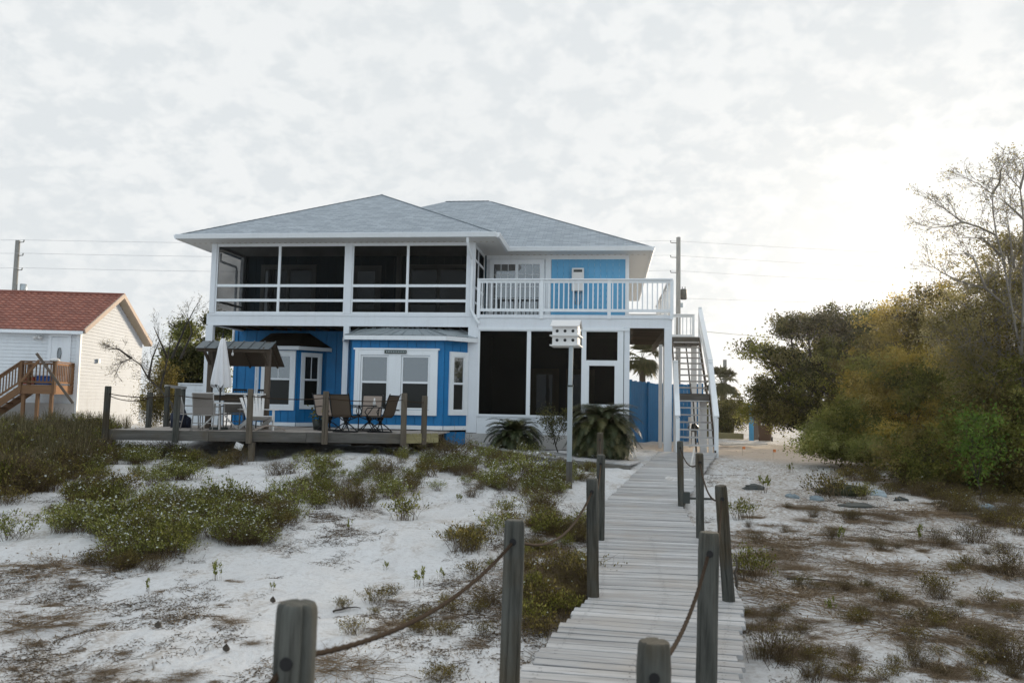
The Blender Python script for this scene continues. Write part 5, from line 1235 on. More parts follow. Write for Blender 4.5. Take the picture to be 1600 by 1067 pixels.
LIST = [
 (632,812,72,'olive','yellow-green leafy shrub standing alone on the open sand, left of the nearest tall left post'),
 (556,795,84,'brown','brownish round shrub on the dune slope below the middle of the patio deck'),
 (452,800,84,'flower','flowering shrub at the right edge of the big white-flowered patch'),
 (498,752,64,'flower','white-flowered shrub on the slope under the patio deck front, left one'),
 (604,748,72,'brown','twiggy brown shrub just below the patio deck, centre of the slope'),
 (700,722,86,'brown','wide brown-stemmed shrub in front of the blue bay skirt'),
 (668,745,56,'mixed','low mixed shrub below the right corner of the patio deck'),
 (742,748,42,'brown','small twiggy shrub on sand midway between deck corner and birdhouse'),
 (818,752,80,'flower','tall flowering shrub to the left of the birdhouse pole'),
 (846,800,74,'brown','brown spreading shrub below the birdhouse pole'),
 (338,910,56,'sparse','sparse yellow-green sprig patch on open sand in the left foreground'),
 (232,925,36,'sparse','small upright sprig left of the sparse yellow-green patch'),
 (424,920,30,'sparse','tiny green sprig on open sand above the nearest left post'),
 (546,825,30,'sparse','bright green sprig on sand below the twiggy shrubs'),
 (602,890,28,'sparse','small sprig on bare sand at the middle of the open slope'),
 (656,915,58,'sparse','yellow-green sprigs just above the rope span'),
 (690,905,34,'sparse','second cluster of sprigs above the rope, right of the yellow-green sprigs'),
 (730,862,88,'mixed','dark mixed shrub on sand to the left of the tall left boardwalk post'),
 (780,835,64,'flower','greenish shrub behind the tall left boardwalk post'),
 (764,945,60,'brown','dry brown shrub at the foot of the tall left boardwalk post'),
 (850,960,100,'mixed','dark low shrub crowding the left edge of the boardwalk bend'),
 (870,900,90,'mixed','dark undergrowth shrub left of the second left boardwalk post'),
 (880,840,70,'brown','brown shrub beside the boardwalk below the birdhouse'),
 (715,785,30,'sparse','small sprig on the sand slope below the deck corner'),
 (1172,905,84,'olive','leafy shrub beside the leaning right post'),
 (1160,812,56,'olive','green shrub growing at the right edge of the walk behind the leaning post'),
 (1192,768,56,'sparse','thin pale sprigs on the right-hand sand behind the leaning post'),
 (1236,740,30,'sparse','small upright sprig on the right-hand sand in front of the brown bin'),
 (1300,775,80,'mixed','scrubby clump growing through the stone rubble'),
 (1350,778,46,'olive','green clump at the right end of the stone rubble'),
 (1452,775,60,'mixed','scrub clump between the two rubble piles'),
 (1440,845,46,'sparse','sparse sprigs on sand in front of the right rubble pile'),
 (1315,850,44,'sparse','sparse sprig patch in the middle of the right-hand sand'),
 (1520,850,70,'brown','dry brown shrub below the pale stone on the right'),
 (1575,900,90,'brown','dry brown shrub at the right edge of the picture'),
 (1460,920,60,'mixed','greenish clump above the large straw mound'),
 (1300,960,50,'sparse','sparse sprigs between straw mounds on the right'),
 (1210,1030,110,'brown','dark twiggy shrub beside the walk in the bottom right foreground'),
 (1590,1040,110,'brown','dark twiggy shrub in the bottom right corner'),
 (20,840,76,'flower','green flowering shrub at the left edge of the picture'),
 (8,790,60,'mixed','dark low shrub above the left-edge flowering shrub')]
for a in LIST: shrub(*a[:5])
for a in [(1235,935,150,'brown straw mound right of the leaning post'),(1435,975,190,'largest brown straw mound on the right-hand sand'),(1215,850,120,'straw mound behind the leaning post'),(1380,890,120,'straw mound in the middle of the right-hand sand'),
          (1560,890,130,'straw mound near the right edge below the pale stone'),(1330,920,110,'thin straw mound left of the largest one'),(90,880,150,'dry straw patch below the left flowering mass'),(530,1040,120,'dry straw patch behind the nearest left post'),
          (1440,800,120,'straw mound between the rubble piles'),(1500,1050,150,'straw mound at the bottom right'),(60,970,110,'thin straw patch in the left foreground')]:
    s = shrub(a[0],a[1],a[2],'mat',a[3],None,'straw_mound',.8); s['category'] = 'dry grass'
for nmk in list(TPL.values()): pass

# --- ground cover that nobody could count
def inpoly(x, y, P):
    c = False
    for (x1,y1),(x2,y2) in zip(P, P[1:]+P[:1]):
        if (y1 > y) != (y2 > y) and x < (x2-x1)*(y-y1)/(y2-y1)+x1: c = not c
    return c
def scatter_px(P, n, gap=0.0, fq=.8):
    xs = [p[0] for p in P]; ys = [p[1] for p in P]; out = []; k = 0
    while len(out) < n and k < n*12:
        k += 1; x = rnd.uniform(min(xs),max(xs)); y = rnd.uniform(min(ys),max(ys))
        if not inpoly(x,y,P): continue
        p = gpx(x,y)
        if noise.noise((p.x*fq,p.y*fq,4)) < gap-.25: continue
        out.append(p)
    Z = gh([p.x for p in out],[p.y for p in out])
    return [(p.x,p.y,float(z)) for p,z in zip(out,Z)]
def cover(name, label, regions, cat='ground cover'):
    parts = {}
    for P, n, kinds, smin, smax, gap in regions:
        for pos in scatter_px(P, n, gap):
            kd = rnd.choice(kinds); v = SV[kd][rnd.randrange(4)]; rz = rnd.uniform(0,6.28); sc = rnd.uniform(smin,smax)*(1.35 if rnd.random() < .15 else 1)
            for part, q in v.items():
                key = {'stems':'stem','foliage':KM[kd],'flowers':'flower'}[part]
                if kd == 'mat': key = 'straw'
                parts.setdefault(key,[]).append((q,pos,rz,sc))
    keys = list(parts); g_ = Geo()
    for mi, k_ in enumerate(keys):
        for q,pos,rz,sc in parts[k_]:
            V = q.reshape(-1,3); T = np.repeat(NR.random(len(q)),4); g_.merge((V,np.full(len(q),mi,int),T),pos,rz,sc)
    o = g_.build(name,[M[k_] for k_ in keys],None,(parts[keys[0]][0][1])); return tag(o,label,cat,kind='stuff')
cover('flowering_ground_cover','dense mass of white-flowered scrub covering the sand below the left end of the patio deck',[
 ([(30,715),(150,700),(230,705),(385,708),(372,760),(430,790),(400,830),(330,870),(200,850),(130,790),(40,760)],280,['flower','flower','olive','flower','mixed','brown'],.4,1.0,.38),
 ([(0,690),(160,690),(170,730),(90,770),(0,790)],90,['mixed','brown','flower'],.6,1.0,.05),
 ([(100,800),(250,790),(320,870),(200,880),(90,850)],70,['flower','flower','olive'],.45,.85,.15),
 ([(300,780),(430,790),(470,800),(420,850),(330,850)],60,['mixed','flower','brown'],.45,.85,.1),
 ([(60,800),(130,780),(260,890),(150,900)],26,['mixed','brown'],.4,.7,.1)])
cover('left_scrub','low dark green-brown scrub mixed with the dune grass at the far left',[
 ([(-40,690),(170,672),(160,725),(90,760),(-40,790)],230,['brown','mixed','olive','brown'],.8,1.5,-.1)])
cover('walkside_brush','dark dry brush filling the ground between the left post row and the boardwalk',[
 ([(820,820),(920,800),(925,930),(830,1010),(815,900)],80,['mixed','brown','olive','mat'],.4,.75,-.05),
 ([(830,740),(935,735),(935,800),(840,830)],45,['brown','mixed','flower'],.4,.7,.05),
 ([(640,700),(780,695),(900,735),(870,790),(700,750)],120,['brown','mixed','flower'],.4,.75,.05),
 ([(420,715),(660,702),(780,760),(640,810),(440,820)],110,['brown','mixed','flower','flower','olive'],.35,.7,.16),
 ([(690,830),(800,800),(810,900),(720,900)],14,['mixed','olive'],.3,.6,.1)])
cover('sparse_scrub','thin dry scrub and straw scattered over the right-hand sand beside the bushes',[
 ([(1150,880),(1600,840),(1600,1067),(1160,1067)],150,['mat','mat','mat','mixed','brown'],.15,.45,.24),
 ([(1150,790),(1400,790),(1560,860),(1160,900)],50,['mat','mat','brown'],.3,.6,.1),
 ([(1380,730),(1600,775),(1600,840),(1480,800),(1300,745)],110,['mat','brown','mixed'],.4,.8,-.1),
 ([(0,880),(450,860),(450,1067),(0,1067)],40,['mat'],.08,.28,.15),
 ([(500,900),(790,950),(790,1067),(500,1067)],24,['mat','mixed'],.2,.4,.1)])

# --- leaf litter and twigs on the sand
def litter(n, x0,x1,y0,y1, dens, seed):
    r_ = np.random.default_rng(seed); X = r_.uniform(x0,x1,n); Y = y0+(y1-y0)*r_.random(n)**1.25; keep = []
    for x,y in zip(X,Y):
        v = noise.noise((x*.55,y*.4,2))*.6+noise.noise((x*1.9,y*1.5,5))*.5+noise.noise((x*5,y*4,7))*.25
        keep.append(r_.random() < (v-dens(x,y)+.10)/.45 and not (walk(min(y,23))[0]-.05 < x < walk(min(y,23))[1]+.05))
    return X[keep],Y[keep]
g_ = Geo(); XS = []; YS = []
for n, b, dens, sd in ((230000,(1.3,14,4.5,20),lambda x,y:.02+.02*max(0,y-12),1),(320000,(-11,0,4.5,14),lambda x,y:.20-.10*(y<9),2),(30000,(-13,0,12,20),lambda x,y:.22,3),(25000,(-2.2,0,6,16),lambda x,y:-.15,4),(40000,(2,20,14,28),lambda x,y:.2,6)):
    X,Y = litter(n,*b,dens,sd); XS.append(X); YS.append(Y)
X = np.concatenate(XS); Y = np.concatenate(YS); Z = gh(X,Y); P = np.stack([X,Y,Z+.006],-1)
d = NR.normal(size=P.shape); d[:,2] *= .18; tw = NR.random(len(P)) < .12
g_.add(leaf_quads(P[~tw],.03,.013,d[~tw]*3,upbias=3.0)); a = P[tw]; b_ = a+unit(d[tw])*NR.uniform(.04,.16,(tw.sum(),1)); b_[:,2] = gh(b_[:,0],b_[:,1])+.012; g_.add(strip_quads(a,b_,.005,.003),t=.25)
tag(g_.build('leaf_litter',M['litter'],None,(4,8,0)),'brown fallen leaves and twigs strewn over the white sand','leaf litter',kind='stuff')
# single sticks and cones
for i,(xa,ya,xb,yb,w_,lab) in enumerate(((590,925,617,932,.02,'small dark stick on bare sand above the rope span'),(520,955,562,950,.022,'long thin stick on sand right behind the nearest left post'),(1230,905,1330,918,.03,'long dark branch lying on the right-hand sand beside the leaning post'),(1150,850,1152,905,.035,None))):
    a = gpt(xa,ya); b_ = gpt(xb,yb)
    if lab is None: a = gpt(1150,925); b_ = a+Vector((0,0,.42)); lab = 'short dark stake standing at the right foot of the leaning post'
    mb = MB(); pt_ = [a.lerp(b_,k/9)+Vector((rnd.uniform(-.02,.02),rnd.uniform(-.02,.02),.015+.02*math.sin(PI*k/9))) for k in range(10)]; mb.tube(pt_,[w_*(.55-.04*k) for k in range(10)],6); tag(mb.build('stick',M['bark'],None,origin=a),lab,'stick')
for i,(x,y,lab) in enumerate(((246,990,'dark pine cone lying alone on the left foreground sand'),(353,1022,'dark pine cone nearest to the nearest left post'),(426,944,'small dark pine cone at the upper left of the nearest left post'))):
    p = gpt(x,y); mb = MB()
    for k in range(6): z = .01+k*.011; r_ = (.012,.03,.034,.03,.02,.008)[k]; mb.tube([p+Vector((0,0,z)),p+Vector((.002,0,z+.009))],[r_,r_*.7],9,sm=False)
    tag(mb.build('pine_cone',M['bark'],None,origin=p),lab,'pine cone')
# rubble
def rock(px,py,w,h,label,mat='stone',dz=0):
    p = gpt(px,py); D_ = (p-Vector((0,0,EZ))).dot(FW); s = w*D_/FPX/2; hh = h*D_/FPX; n1,n2 = 9,6; mb = MB(); sd_ = rnd.uniform(0,99); pts = []
    for j in range(n2+1):
        ph_ = PI*j/n2*.5
        for i in range(n1):
            th = 2*PI*i/n1; v = Vector((math.cos(th)*math.cos(ph_)*s,math.sin(th)*math.cos(ph_)*s*.7,math.sin(ph_)*hh)); k = 1+.35*noise.noise(v*3/s+Vector((sd_,0,0))); pts.append(p+Vector((v.x*k,v.y*k,v.z*k-.02+dz)))
    for j in range(n2):
        for i in range(n1): mb.face([pts[j*n1+i],pts[j*n1+(i+1)%n1],pts[(j+1)*n1+(i+1)%n1],pts[(j+1)*n1+i]],None,.5)
    return tag(mb.build('rock',M[mat],None,origin=p),label,'rock')
M['stonepale'] = plain('pale_blue_grey_stone',(.36,.42,.45),.8,var=.2,ns=9)
for a in ((1178,764,34,8,'flat dark driftwood-like rock at the left end of the rubble','darkgrey'),(1238,775,24,7,'small pale rock left of the mossy block','stone'),(1275,778,26,8,'grey rock against the left side of the mossy block','stone'),(1315,772,80,17,'large dark mossy block in the middle of the left rubble pile','mossy'),
          (1372,775,26,11,'pale blue-grey stone right of the mossy block','stonepale'),(1340,790,60,5,'flat dark slab in front of the mossy block','darkgrey'),(1408,782,24,7,'small dark rock at the right end of the left rubble pile','darkgrey'),(1510,806,40,10,'dark rock at the left of the right-hand pile','darkgrey'),(1545,800,40,12,'grey rock in the middle of the right-hand pile','stone'),(1576,810,32,13,'pale blue-grey rock at the right end of the right-hand pile','stonepale')):
    M.setdefault('mossy',plain('mossy_dark_stone',(.045,.05,.025),.95,var=.4,ns=9)); rock(a[0],a[1],a[2],a[3],a[4],a[5])
for (x,y,c) in ((1160,714,'orange survey flag on the sand by the stairs, left one'),(1208,716,'orange survey flag on the sand by the stairs, right one')):
    p = gpt(x,y); mb = MB(); mb.tube([p,p+Vector((0,0,.28))],.004,5); r_ = mb.build('marker_flag',M['straw'],None,origin=p); tag(r_,c,'flag')
    M.setdefault('orange',plain('orange_flag',(.75,.25,.08),.7)); m2 = MB(); m2.face([p+Vector((0,0,.2)),p+Vector((.09,0,.2)),p+Vector((.09,.01,.28)),p+Vector((0,0,.28))]); m2.build('pennant',M['orange'],r_)

# --- tall dune grass at the far left
def grass_arr(seed,nb=110,H=.85,S_=.3):
    r_ = np.random.default_rng(seed); b0 = np.zeros((nb,3)); b0[:,:2] = r_.normal(size=(nb,2))*S_*.45; a = r_.uniform(0,2*PI,nb); ln = r_.uniform(.05,.5,nb)*H; h = H*r_.uniform(.5,1.1,nb)
    dr = np.stack([np.cos(a),np.sin(a),0*a],-1); m1 = b0+dr*(ln*.25)[:,None]; m1[:,2] += h*.55; tp = b0+dr*ln[:,None]; tp[:,2] += h; tp2 = tp+dr*(ln*.35)[:,None]; tp2[:,2] -= h*.08*r_.random(nb)
    s = np.stack([-np.sin(a),np.cos(a),0*a],-1)*.006
    q = [np.stack([b0-s,b0+s,m1+s,m1-s],1),np.stack([m1-s,m1+s,tp+s*.6,tp-s*.6],1),np.stack([tp-s*.6,tp+s*.6,tp2+s*.1,tp2-s*.1],1)]; return np.concatenate(q)
GV = [grass_arr(s) for s in range(5)]
g_ = Geo()
for P_, n in (([(-30,700),(165,690),(150,735),(90,750),(-30,780)],90),([(-30,670),(200,668),(180,700),(-30,720)],60),([(600,700),(700,688),(690,700),(640,712)],8)):
    for pos in scatter_px(P_,n,-.2):
        q = GV[rnd.randrange(5)]; sc = rnd.uniform(.45,.95) if pos[0] < -8 else .35; g_.merge((q.reshape(-1,3),np.zeros(len(q),int),np.repeat(NR.random(len(q)),4)),pos,rnd.uniform(0,6.28),sc)
tag(g_.build('dune_grass',M['grass'],None,(-15,17,.5)),'tall olive dune grass in front of the neighbour house at the far left','grass',kind='stuff')

# ------------------------------------------------------------------ trees
def tree(name,label,base,D,lobes,leaf,ncl,nlv,lsize,trunk_r=.09,bark='bark',cat='tree',clr=.20,gap=.0,group=None,depth=.8,leaf2=None,flat=1.0):
    """lobes: (px,py,rx,ry[,dD]) ellipsoids of foliage; base: pixel of the trunk foot"""
    bp = atD(base[0],base[1],D); bp.z = float(gh([bp.x],[bp.y])[0])-.05
    r_ = empty(name,bp,label,cat,group); L_ = []
    for lb in lobes:
        dD = lb[4] if len(lb) > 4 else rnd.uniform(-.6,.6); c = atD(lb[0],lb[1],D+dD); L_.append((np.array(c),lb[2]*D/FPX,lb[3]*D/FPX))
    tb = MB(); top = np.mean([l[0] for l in L_],0); fork = np.array([bp.x*.6+top[0]*.4,bp.y*.6+top[1]*.4,bp.z+(top[2]-bp.z)*.35])
    tb.tube([bp,Vector((bp+Vector(fork))/2)+Vector((.05,0,0)),Vector(fork)],[trunk_r*1.3,trunk_r,trunk_r*.85],9)
    A=[];B=[];CL=[]; tot = sum(l[1]*l[2] for l in L_)
    for c,rx,ry in L_:
        p0 = Vector(fork) if c[2] > fork[2] else Vector(bp); m1 = p0.lerp(Vector(c),.5)+Vector((rnd.uniform(-.15,.15),rnd.uniform(-.15,.15),rnd.uniform(-.1,.2)))*rx
        limb = [p0,m1,Vector(c)]; tb.tube(limb,[trunk_r*.6,trunk_r*.4,trunk_r*.15],6)
        n = max(4,int(ncl*rx*ry/tot)); k = 0
        while k < n:
            v = NR.normal(size=3); v /= np.linalg.norm(v); rad = NR.random()**.42; t_ = c+v*np.array((rx,rx*depth,ry))*rad*(NR.uniform(.85,1.12) if NR.random() < .8 else NR.uniform(1.15,1.45))
            if noise.noise(Vector(t_)*1.4/max(.4,min(rx,1)))<gap-.35 : k += .34; continue
            k += 1; CL.append(t_); u = NR.uniform(.3,1.1); s = np.array(m1.lerp(Vector(c),min(u,1))) if u < 1 else np.array(c); md = (s+t_)/2+NR.normal(size=3)*.08*rx; A += [s,md]; B += [md,t_]
            for _ in range(2): e = t_+NR.normal(size=3)*clr*.9; A.append(md*.4+t_*.6); B.append(e)
    tb.build('trunk',M[bark],r_)
    g1 = Geo(); g1.add(strip_quads(np.array(A),np.array(B),trunk_r*.16,.006)); g1.build('twigs',M[bark],r_)
    CL = np.array(CL); cs = np.repeat(NR.uniform(.45,1.35,len(CL)),nlv)[:,None]; P = np.repeat(CL,nlv,0)+NR.normal(size=(len(CL)*nlv,3))*clr*cs*np.array((1,1,.7*flat)); tt = np.clip(np.repeat(NR.random(len(CL)),nlv)*.75+NR.random(len(P))*.3,0,1)
    g2 = Geo(); lq = leaf_quads(P,lsize,lsize*.5)
    if leaf2:
        sel = np.repeat(np.array([noise.noise(Vector(c_)*.9) for c_ in CL])>.05,nlv); g2.add(lq[~sel],0,t=tt[~sel]); g2.add(lq[sel],1,t=tt[sel]); g2.build('crown',[M[leaf],M[leaf2]],r_)
    else: g2.add(lq,0,t=tt); g2.build('crown',M[leaf],r_)
    return r_
tree('oak_tree','dark spreading oak with a long limb reaching left above the brown bin',(1262,672),31,[(1178,543,24,12),(1205,556,28,16),(1232,508,26,16),(1262,512,42,22),(1305,512,50,26),(1350,508,40,26),(1240,575,44,30),(1290,560,60,40),(1215,622,46,34),(1290,600,66,52),(1250,645,80,26),(1340,560,50,50),(1340,620,50,50)],'leafdark',900,80,.125,.15,gap=.08,leaf2='leafolive')
tree('oak_tree','rusty olive tree rising behind the yellow-brown bush',(1420,690),27,[(1395,505,50,30),(1432,485,36,26),(1450,550,66,50),(1385,560,50,44),(1500,530,66,50),(1470,465,30,22),(1540,560,66,60),(1430,630,90,60),(1540,640,80,60),(1350,600,40,60),(1420,520,60,40)],'leafrusty',820,80,.115,.14,gap=.2,leaf2='leafgold')
tree('flowering_bush','large yellow-brown leafed bush in the middle of the right-hand thicket',(1410,722),22.5,[(1380,585,50,38),(1420,620,66,54),(1352,630,46,48),(1475,600,60,56),(1430,680,90,46),(1500,680,66,54),(1370,690,60,34),(1450,700,86,30)],'leafgold',760,90,.095,.03,cat='bush',gap=.14,leaf2='leafolive',clr=.17)
tree('feathery_bush','soft fresh-green feathery bush at the left front of the right-hand thicket',(1310,706),22,[(1300,664,34,34),(1335,675,40,34),(1325,640,22,24),(1282,684,28,24),(1316,698,50,18),(1360,700,40,20),(1305,700,54,14,-.9),(1350,702,44,14,-.9)],'leafgreen',400,95,.08,.02,cat='bush',leaf2='leafolive',clr=.14,gap=.1)
tree('understory_bush','dark brown-green undergrowth bush under the tall tree at the right edge',(1560,775),18.5,[(1440,712,60,44),(1500,712,70,56),(1560,690,76,74),(1610,690,66,90),(1570,610,86,60),(1625,600,60,90),(1480,738,64,26),(1560,755,76,30),(1600,770,66,30)],'leafrusty',860,90,.08,.03,cat='bush',leaf2='leafolive',clr=.16)
tree('vine_bush','bright green leafy bush glowing in front of the dark undergrowth',(1530,760),16.8,[(1518,685,18,34),(1542,655,20,14),(1504,642,12,10),(1548,706,28,20),(1500,706,12,14),(1520,732,18,14)],'leafbright',80,24,.085,.012,cat='bush',clr=.17,gap=.4)
tree('tall_tree','tall backlit tree at the right edge with leafy middle below bare top branches',(1592,765),19,[(1550,430,60,40),(1600,440,70,70),(1510,475,44,30),(1590,540,80,70),(1495,525,50,44),(1550,590,70,50),(1640,420,50,80),(1530,500,70,46),(1580,390,40,34)],'leaftall',620,60,.08,.13,'barkpale',gap=.34,clr=.18)
tree('low_bush','dark round bush behind the short utility pole and the block of timber',(1130,680),38,[(1135,648,34,28),(1122,665,28,18)],'leafdark',120,90,.09,.05,cat='bush')
tree('green_tree','bright-topped green tree between the neighbour house and the beach house',(305,655),36,[(289,518,20,16),(300,560,30,26),(330,560,22,34),(283,605,34,36),(320,610,30,44),(336,500,14,10),(352,515,18,12),(310,585,40,40),(270,560,16,20)],'leafdark',760,80,.14,.12,gap=.0,leaf2='leafgreen')
tree('scrub_thicket','brownish twiggy thicket between the white gable wall and the green tree',(262,668),31,[(250,610,24,34),(275,640,26,30),(240,640,22,34),(300,640,30,26),(262,580,18,16)],'leafrusty',300,50,.07,.06,cat='bush',gap=.1)
def bare(name,label,D,polys,r0,sub=5,lv=0,leaf='leaftall',bark='barkpale',tw=.35):
    b = atD(*polys[0][0],D); r_ = empty(name,b,label,'tree'); tb = MB(); A=[];B=[];E_=[]
    for pl in polys:
        pts = [atD(x,y,D+rnd.uniform(-.2,.2)) for x,y in pl]; k = len(pts); tb.tube(pts,[r0*(1-.8*i/(k-1)) for i in range(k)],6)
        for a,b_ in zip(pts,pts[1:]):
            for _ in range(sub):
                p = a.lerp(b_,rnd.random()); dr = (b_-a).normalized()+Vector((rnd.uniform(-1,1),rnd.uniform(-1,1),rnd.uniform(-.6,1)))*.9; dr.normalize(); q = p+dr*tw*rnd.uniform(.5,1.4); A.append(p);B.append(q)
                for _ in range(4):
                    s = p.lerp(q,rnd.uniform(.3,1)); d2 = (dr+Vector((rnd.uniform(-1,1),rnd.uniform(-1,1),rnd.uniform(-.8,1)))*.8).normalized(); e = s+d2*tw*rnd.uniform(.2,.6); A.append(s);B.append(e);E_.append(e)
                    for _ in range(2): e2 = e+(d2+Vector((rnd.uniform(-1,1),rnd.uniform(-1,1),rnd.uniform(-1,1)))*.9).normalized()*tw*.25; A.append(e);B.append(e2);E_.append(e2)
    tb.build('trunk',M[bark],r_); g1 = Geo(); g1.add(strip_quads(np.array([tuple(v) for v in A]),np.array([tuple(v) for v in B]),.009,.005)); g1.build('twigs',M[bark],r_)
    if lv: P = np.repeat(np.array([tuple(v) for v in E_]),lv,0); P = P+NR.normal(size=P.shape)*.06; g2 = Geo(); g2.add(leaf_quads(P,.055,.028)); g2.build('crown',M[leaf],r_)
    return r_
bare('bare_tree','nearly leafless tree whose thin branches reach highest into the sky at the right edge',18,[[(1600,700),(1596,560),(1566,400),(1557,368),(1552,335),(1550,303),(1530,288),(1505,277)],[(1550,303),(1562,285),(1564,265),(1575,248)],[(1557,368),(1530,355),(1503,347),(1478,328),(1451,310)],[(1503,347),(1484,354),(1451,356)],
 [(1596,560),(1600,440),(1599,342),(1594,295),(1580,280),(1566,262)],[(1594,295),(1600,270),(1596,250)],[(1566,400),(1535,372),(1505,372)],[(1596,500),(1540,450),(1500,440),(1470,425),(1450,410)],[(1585,420),(1578,370),(1572,330)],[(1605,420),(1622,330),(1640,270)],[(1599,342),(1575,320),(1560,308)],[(1540,450),(1520,400),(1500,392)]],.028,6,1,tw=.40)
bare('bare_sapling','bare thin tree arching its branches left over the white gable wall',30,[[(278,668),(268,630),(250,608),(232,592),(220,570),(205,560),(190,566),(180,585)],[(205,560),(185,545),(170,545)],[(250,608),(256,585),(262,560),(268,520)],[(232,592),(238,560),(250,530)],[(268,560),(290,510),(305,480)],[(262,560),(240,510)],[(282,560),(300,520),(292,490)]],.05,6,1,'leafrusty','bark',.45)
# palms
def fan_palm(name,label,px,py,D,R_,n,base_z,seed,trunk=.16):
    rr = random.Random(seed); c = atD(px,py,D); r_ = empty(name,(c.x,c.y,base_z),label,'palm'); mb = MB(); mb.tube([(c.x,c.y,base_z),(c.x+.05,c.y,(c.z+base_z)/2),c],[trunk*1.1,trunk,trunk*.9],10); mb.build('trunk',M['bark'],r_)
    Rm = R_*D/FPX; q = []
    for i in range(n):
        el = rr.uniform(-.9,1.35); az_ = rr.uniform(0,2*PI); d_ = Vector((math.cos(az_)*math.cos(el),math.sin(az_)*math.cos(el),math.sin(el))); h = c+d_*Rm*.5; q.append([c,c+Vector((.02,.02,.02)),h+Vector((.02,.02,.02)),h])
        sd_ = d_.cross(Vector((0,0,1))).normalized(); u_ = sd_.cross(d_)
        for k in range(22):
            a = (k/21-.5)*2.6; ld = (d_*math.cos(a)+sd_*math.sin(a)).normalized(); L0 = Rm*rr.uniform(.5,.65); m_ = h+ld*L0*.55; e = h+ld*L0-Vector((0,0,1))*L0*rr.uniform(.15,.5); w_ = u_.cross(ld)*0+ld.cross(u_).normalized()*.022*D/40*2
            q.append([h,m_-w_,e,m_+w_])
    g_ = Geo(); g_.add(np.array([[tuple(p) for p in f_] for f_ in q])); g_.build('fronds',M['palm'],r_); return r_
fan_palm('palm_tree','sabal palm behind the short utility pole right of the stairs',1128,598,46,30,34,.3,1)
fan_palm('palm_tree','sabal palm seen under the balcony behind the blue fence',1003,560,40,34,36,.3,2)
fan_palm('palm_tree','low palm fronds at the foot of the sky gap behind the short pole',1142,625,47,20,16,.3,3)
def cycad(label,px,py,D,Rpx,n,seed,up=.2):
    rr = random.Random(seed); c = atD(px,py,D); gzc = float(gh([c.x],[c.y])[0]); c.z = max(gzc+.25,c.z); r_ = empty('sago_palm',(c.x,c.y,gzc),label,'cycad'); Rm = Rpx*D/FPX
    mb = MB(); mb.tube([(c.x,c.y,gzc-.05),(c.x,c.y,c.z)],[.2,.17],10); mb.build('trunk',M['bark'],r_); q = []; tt=[]
    for i in range(n):
        el0 = 1.4-2.0*(i/n)**.9+rr.uniform(-.1,.1); az_ = i*2.39996+rr.uniform(-.15,.15); hd = Vector((math.cos(az_),math.sin(az_),0)); p = c.copy(); el = el0; L_ = Rm*rr.uniform(1.0,1.25); seg = 14; tn = rr.random()
        for s in range(seg):
            d_ = hd*math.cos(el)+Vector((0,0,math.sin(el))); p2 = p+d_*L_/seg; el -= (.13 if i < n*.7 else .07)
            if p2.z < gzc+.03: p2.z = gzc+.03
            sd_ = Vector((-hd.y,hd.x,0)); q.append([p-sd_*.008,p+sd_*.008,p2+sd_*.006,p2-sd_*.006]); tt.append(tn)
            if s > 1:
                for sub in range(6):
                    b_ = p.lerp(p2,sub/6)
                    for sg in (-1,1):
                        ll_ = L_*.17*math.sin(PI*min(1,(s+.8)/seg*.86+.1))+.02; ld = (sd_*sg*.85+d_*.55+Vector((0,0,.30-.25*rr.random()))).normalized(); e = b_+ld*ll_; wv = d_*.0065; q.append([b_-wv,b_+wv,e+wv*.5,e-wv*.5]); tt.append(min(1,max(0,tn+rr.uniform(-.2,.2))))
            p = p2
    g_ = Geo(); g_.add(np.array([[tuple(v) for v in f_] for f_ in q]),t=np.array(tt)); g_.build('fronds',M['cycad'],r_)
cycad('large dark sago palm mound beside the ramp in front of the screened room',940,668,21.8,62,260,1)
cycad('smaller sago palm in front of the white knee wall of the screened room',803,682,22.8,48,130,2)
tree('leafy_shrub','thin dark-leafed shrub between the two sago palms',(870,706),22.3,[(862,668,15,24),(882,655,18,18),(852,645,10,14)],'leafdark',60,36,.06,.02,cat='bush',clr=.09)
# distant scrub ring
g_ = Geo(); P = []
for i in range(2600):
    a = rnd.uniform(-1.35,1.35)-.12; R_ = rnd.uniform(85,125); P.append((math.sin(a)*R_,math.cos(a)*R_,0))
P = np.array(P); hgt = np.array([1.6+1.3*noise.noise((p[0]*.05,p[1]*.05,0))+.5*noise.noise((p[0]*.3,p[1]*.3,0)) for p in P]); P2 = np.repeat(P,26,0); H2 = np.repeat(hgt,26); P2 = P2+NR.normal(size=P2.shape)*np.array((.9,.9,0)); P2[:,2] = .3+NR.random(len(P2))*H2
g_.add(leaf_quads(P2,.5,.3)); tag(g_.build('distant_scrub',M['leafdark'],None,(0,100,.3)),'low dark scrub line far behind the houses','scrub',kind='stuff')
GLARE_VOLUME = True
# ================================================================== CAMERA, SKY, SUN
cd = bpy.data.cameras.new('camera'); cam = bpy.data.objects.new('camera', cd); col.objects.link(cam)
cam.matrix_world = Matrix(((RT.x,UP.x,-FW.x,0),(RT.y,UP.y,-FW.y,0),(RT.z,UP.z,-FW.z,EZ),(0,0,0,1)))
cd.sensor_width = 36; cd.lens = FPX*36/1600; cd.clip_start = .1; cd.clip_end = 3000
cd.dof.use_dof = True; cd.dof.focus_distance = 22; cd.dof.aperture_fstop = 3.2
scn.camera = cam
SUN_EL = math.radians(10.5); sd = ray(1440, 432); az = math.atan2(sd.x, sd.y)   # azimuth from +Y clockwise
S = Vector((math.sin(az)*math.cos(SUN_EL), math.cos(az)*math.cos(SUN_EL), math.sin(SUN_EL)))
sl = bpy.data.lights.new('sun', 'SUN'); sl.energy = 4.4; sl.angle = math.radians(10); sl.color = (1,.84,.62)
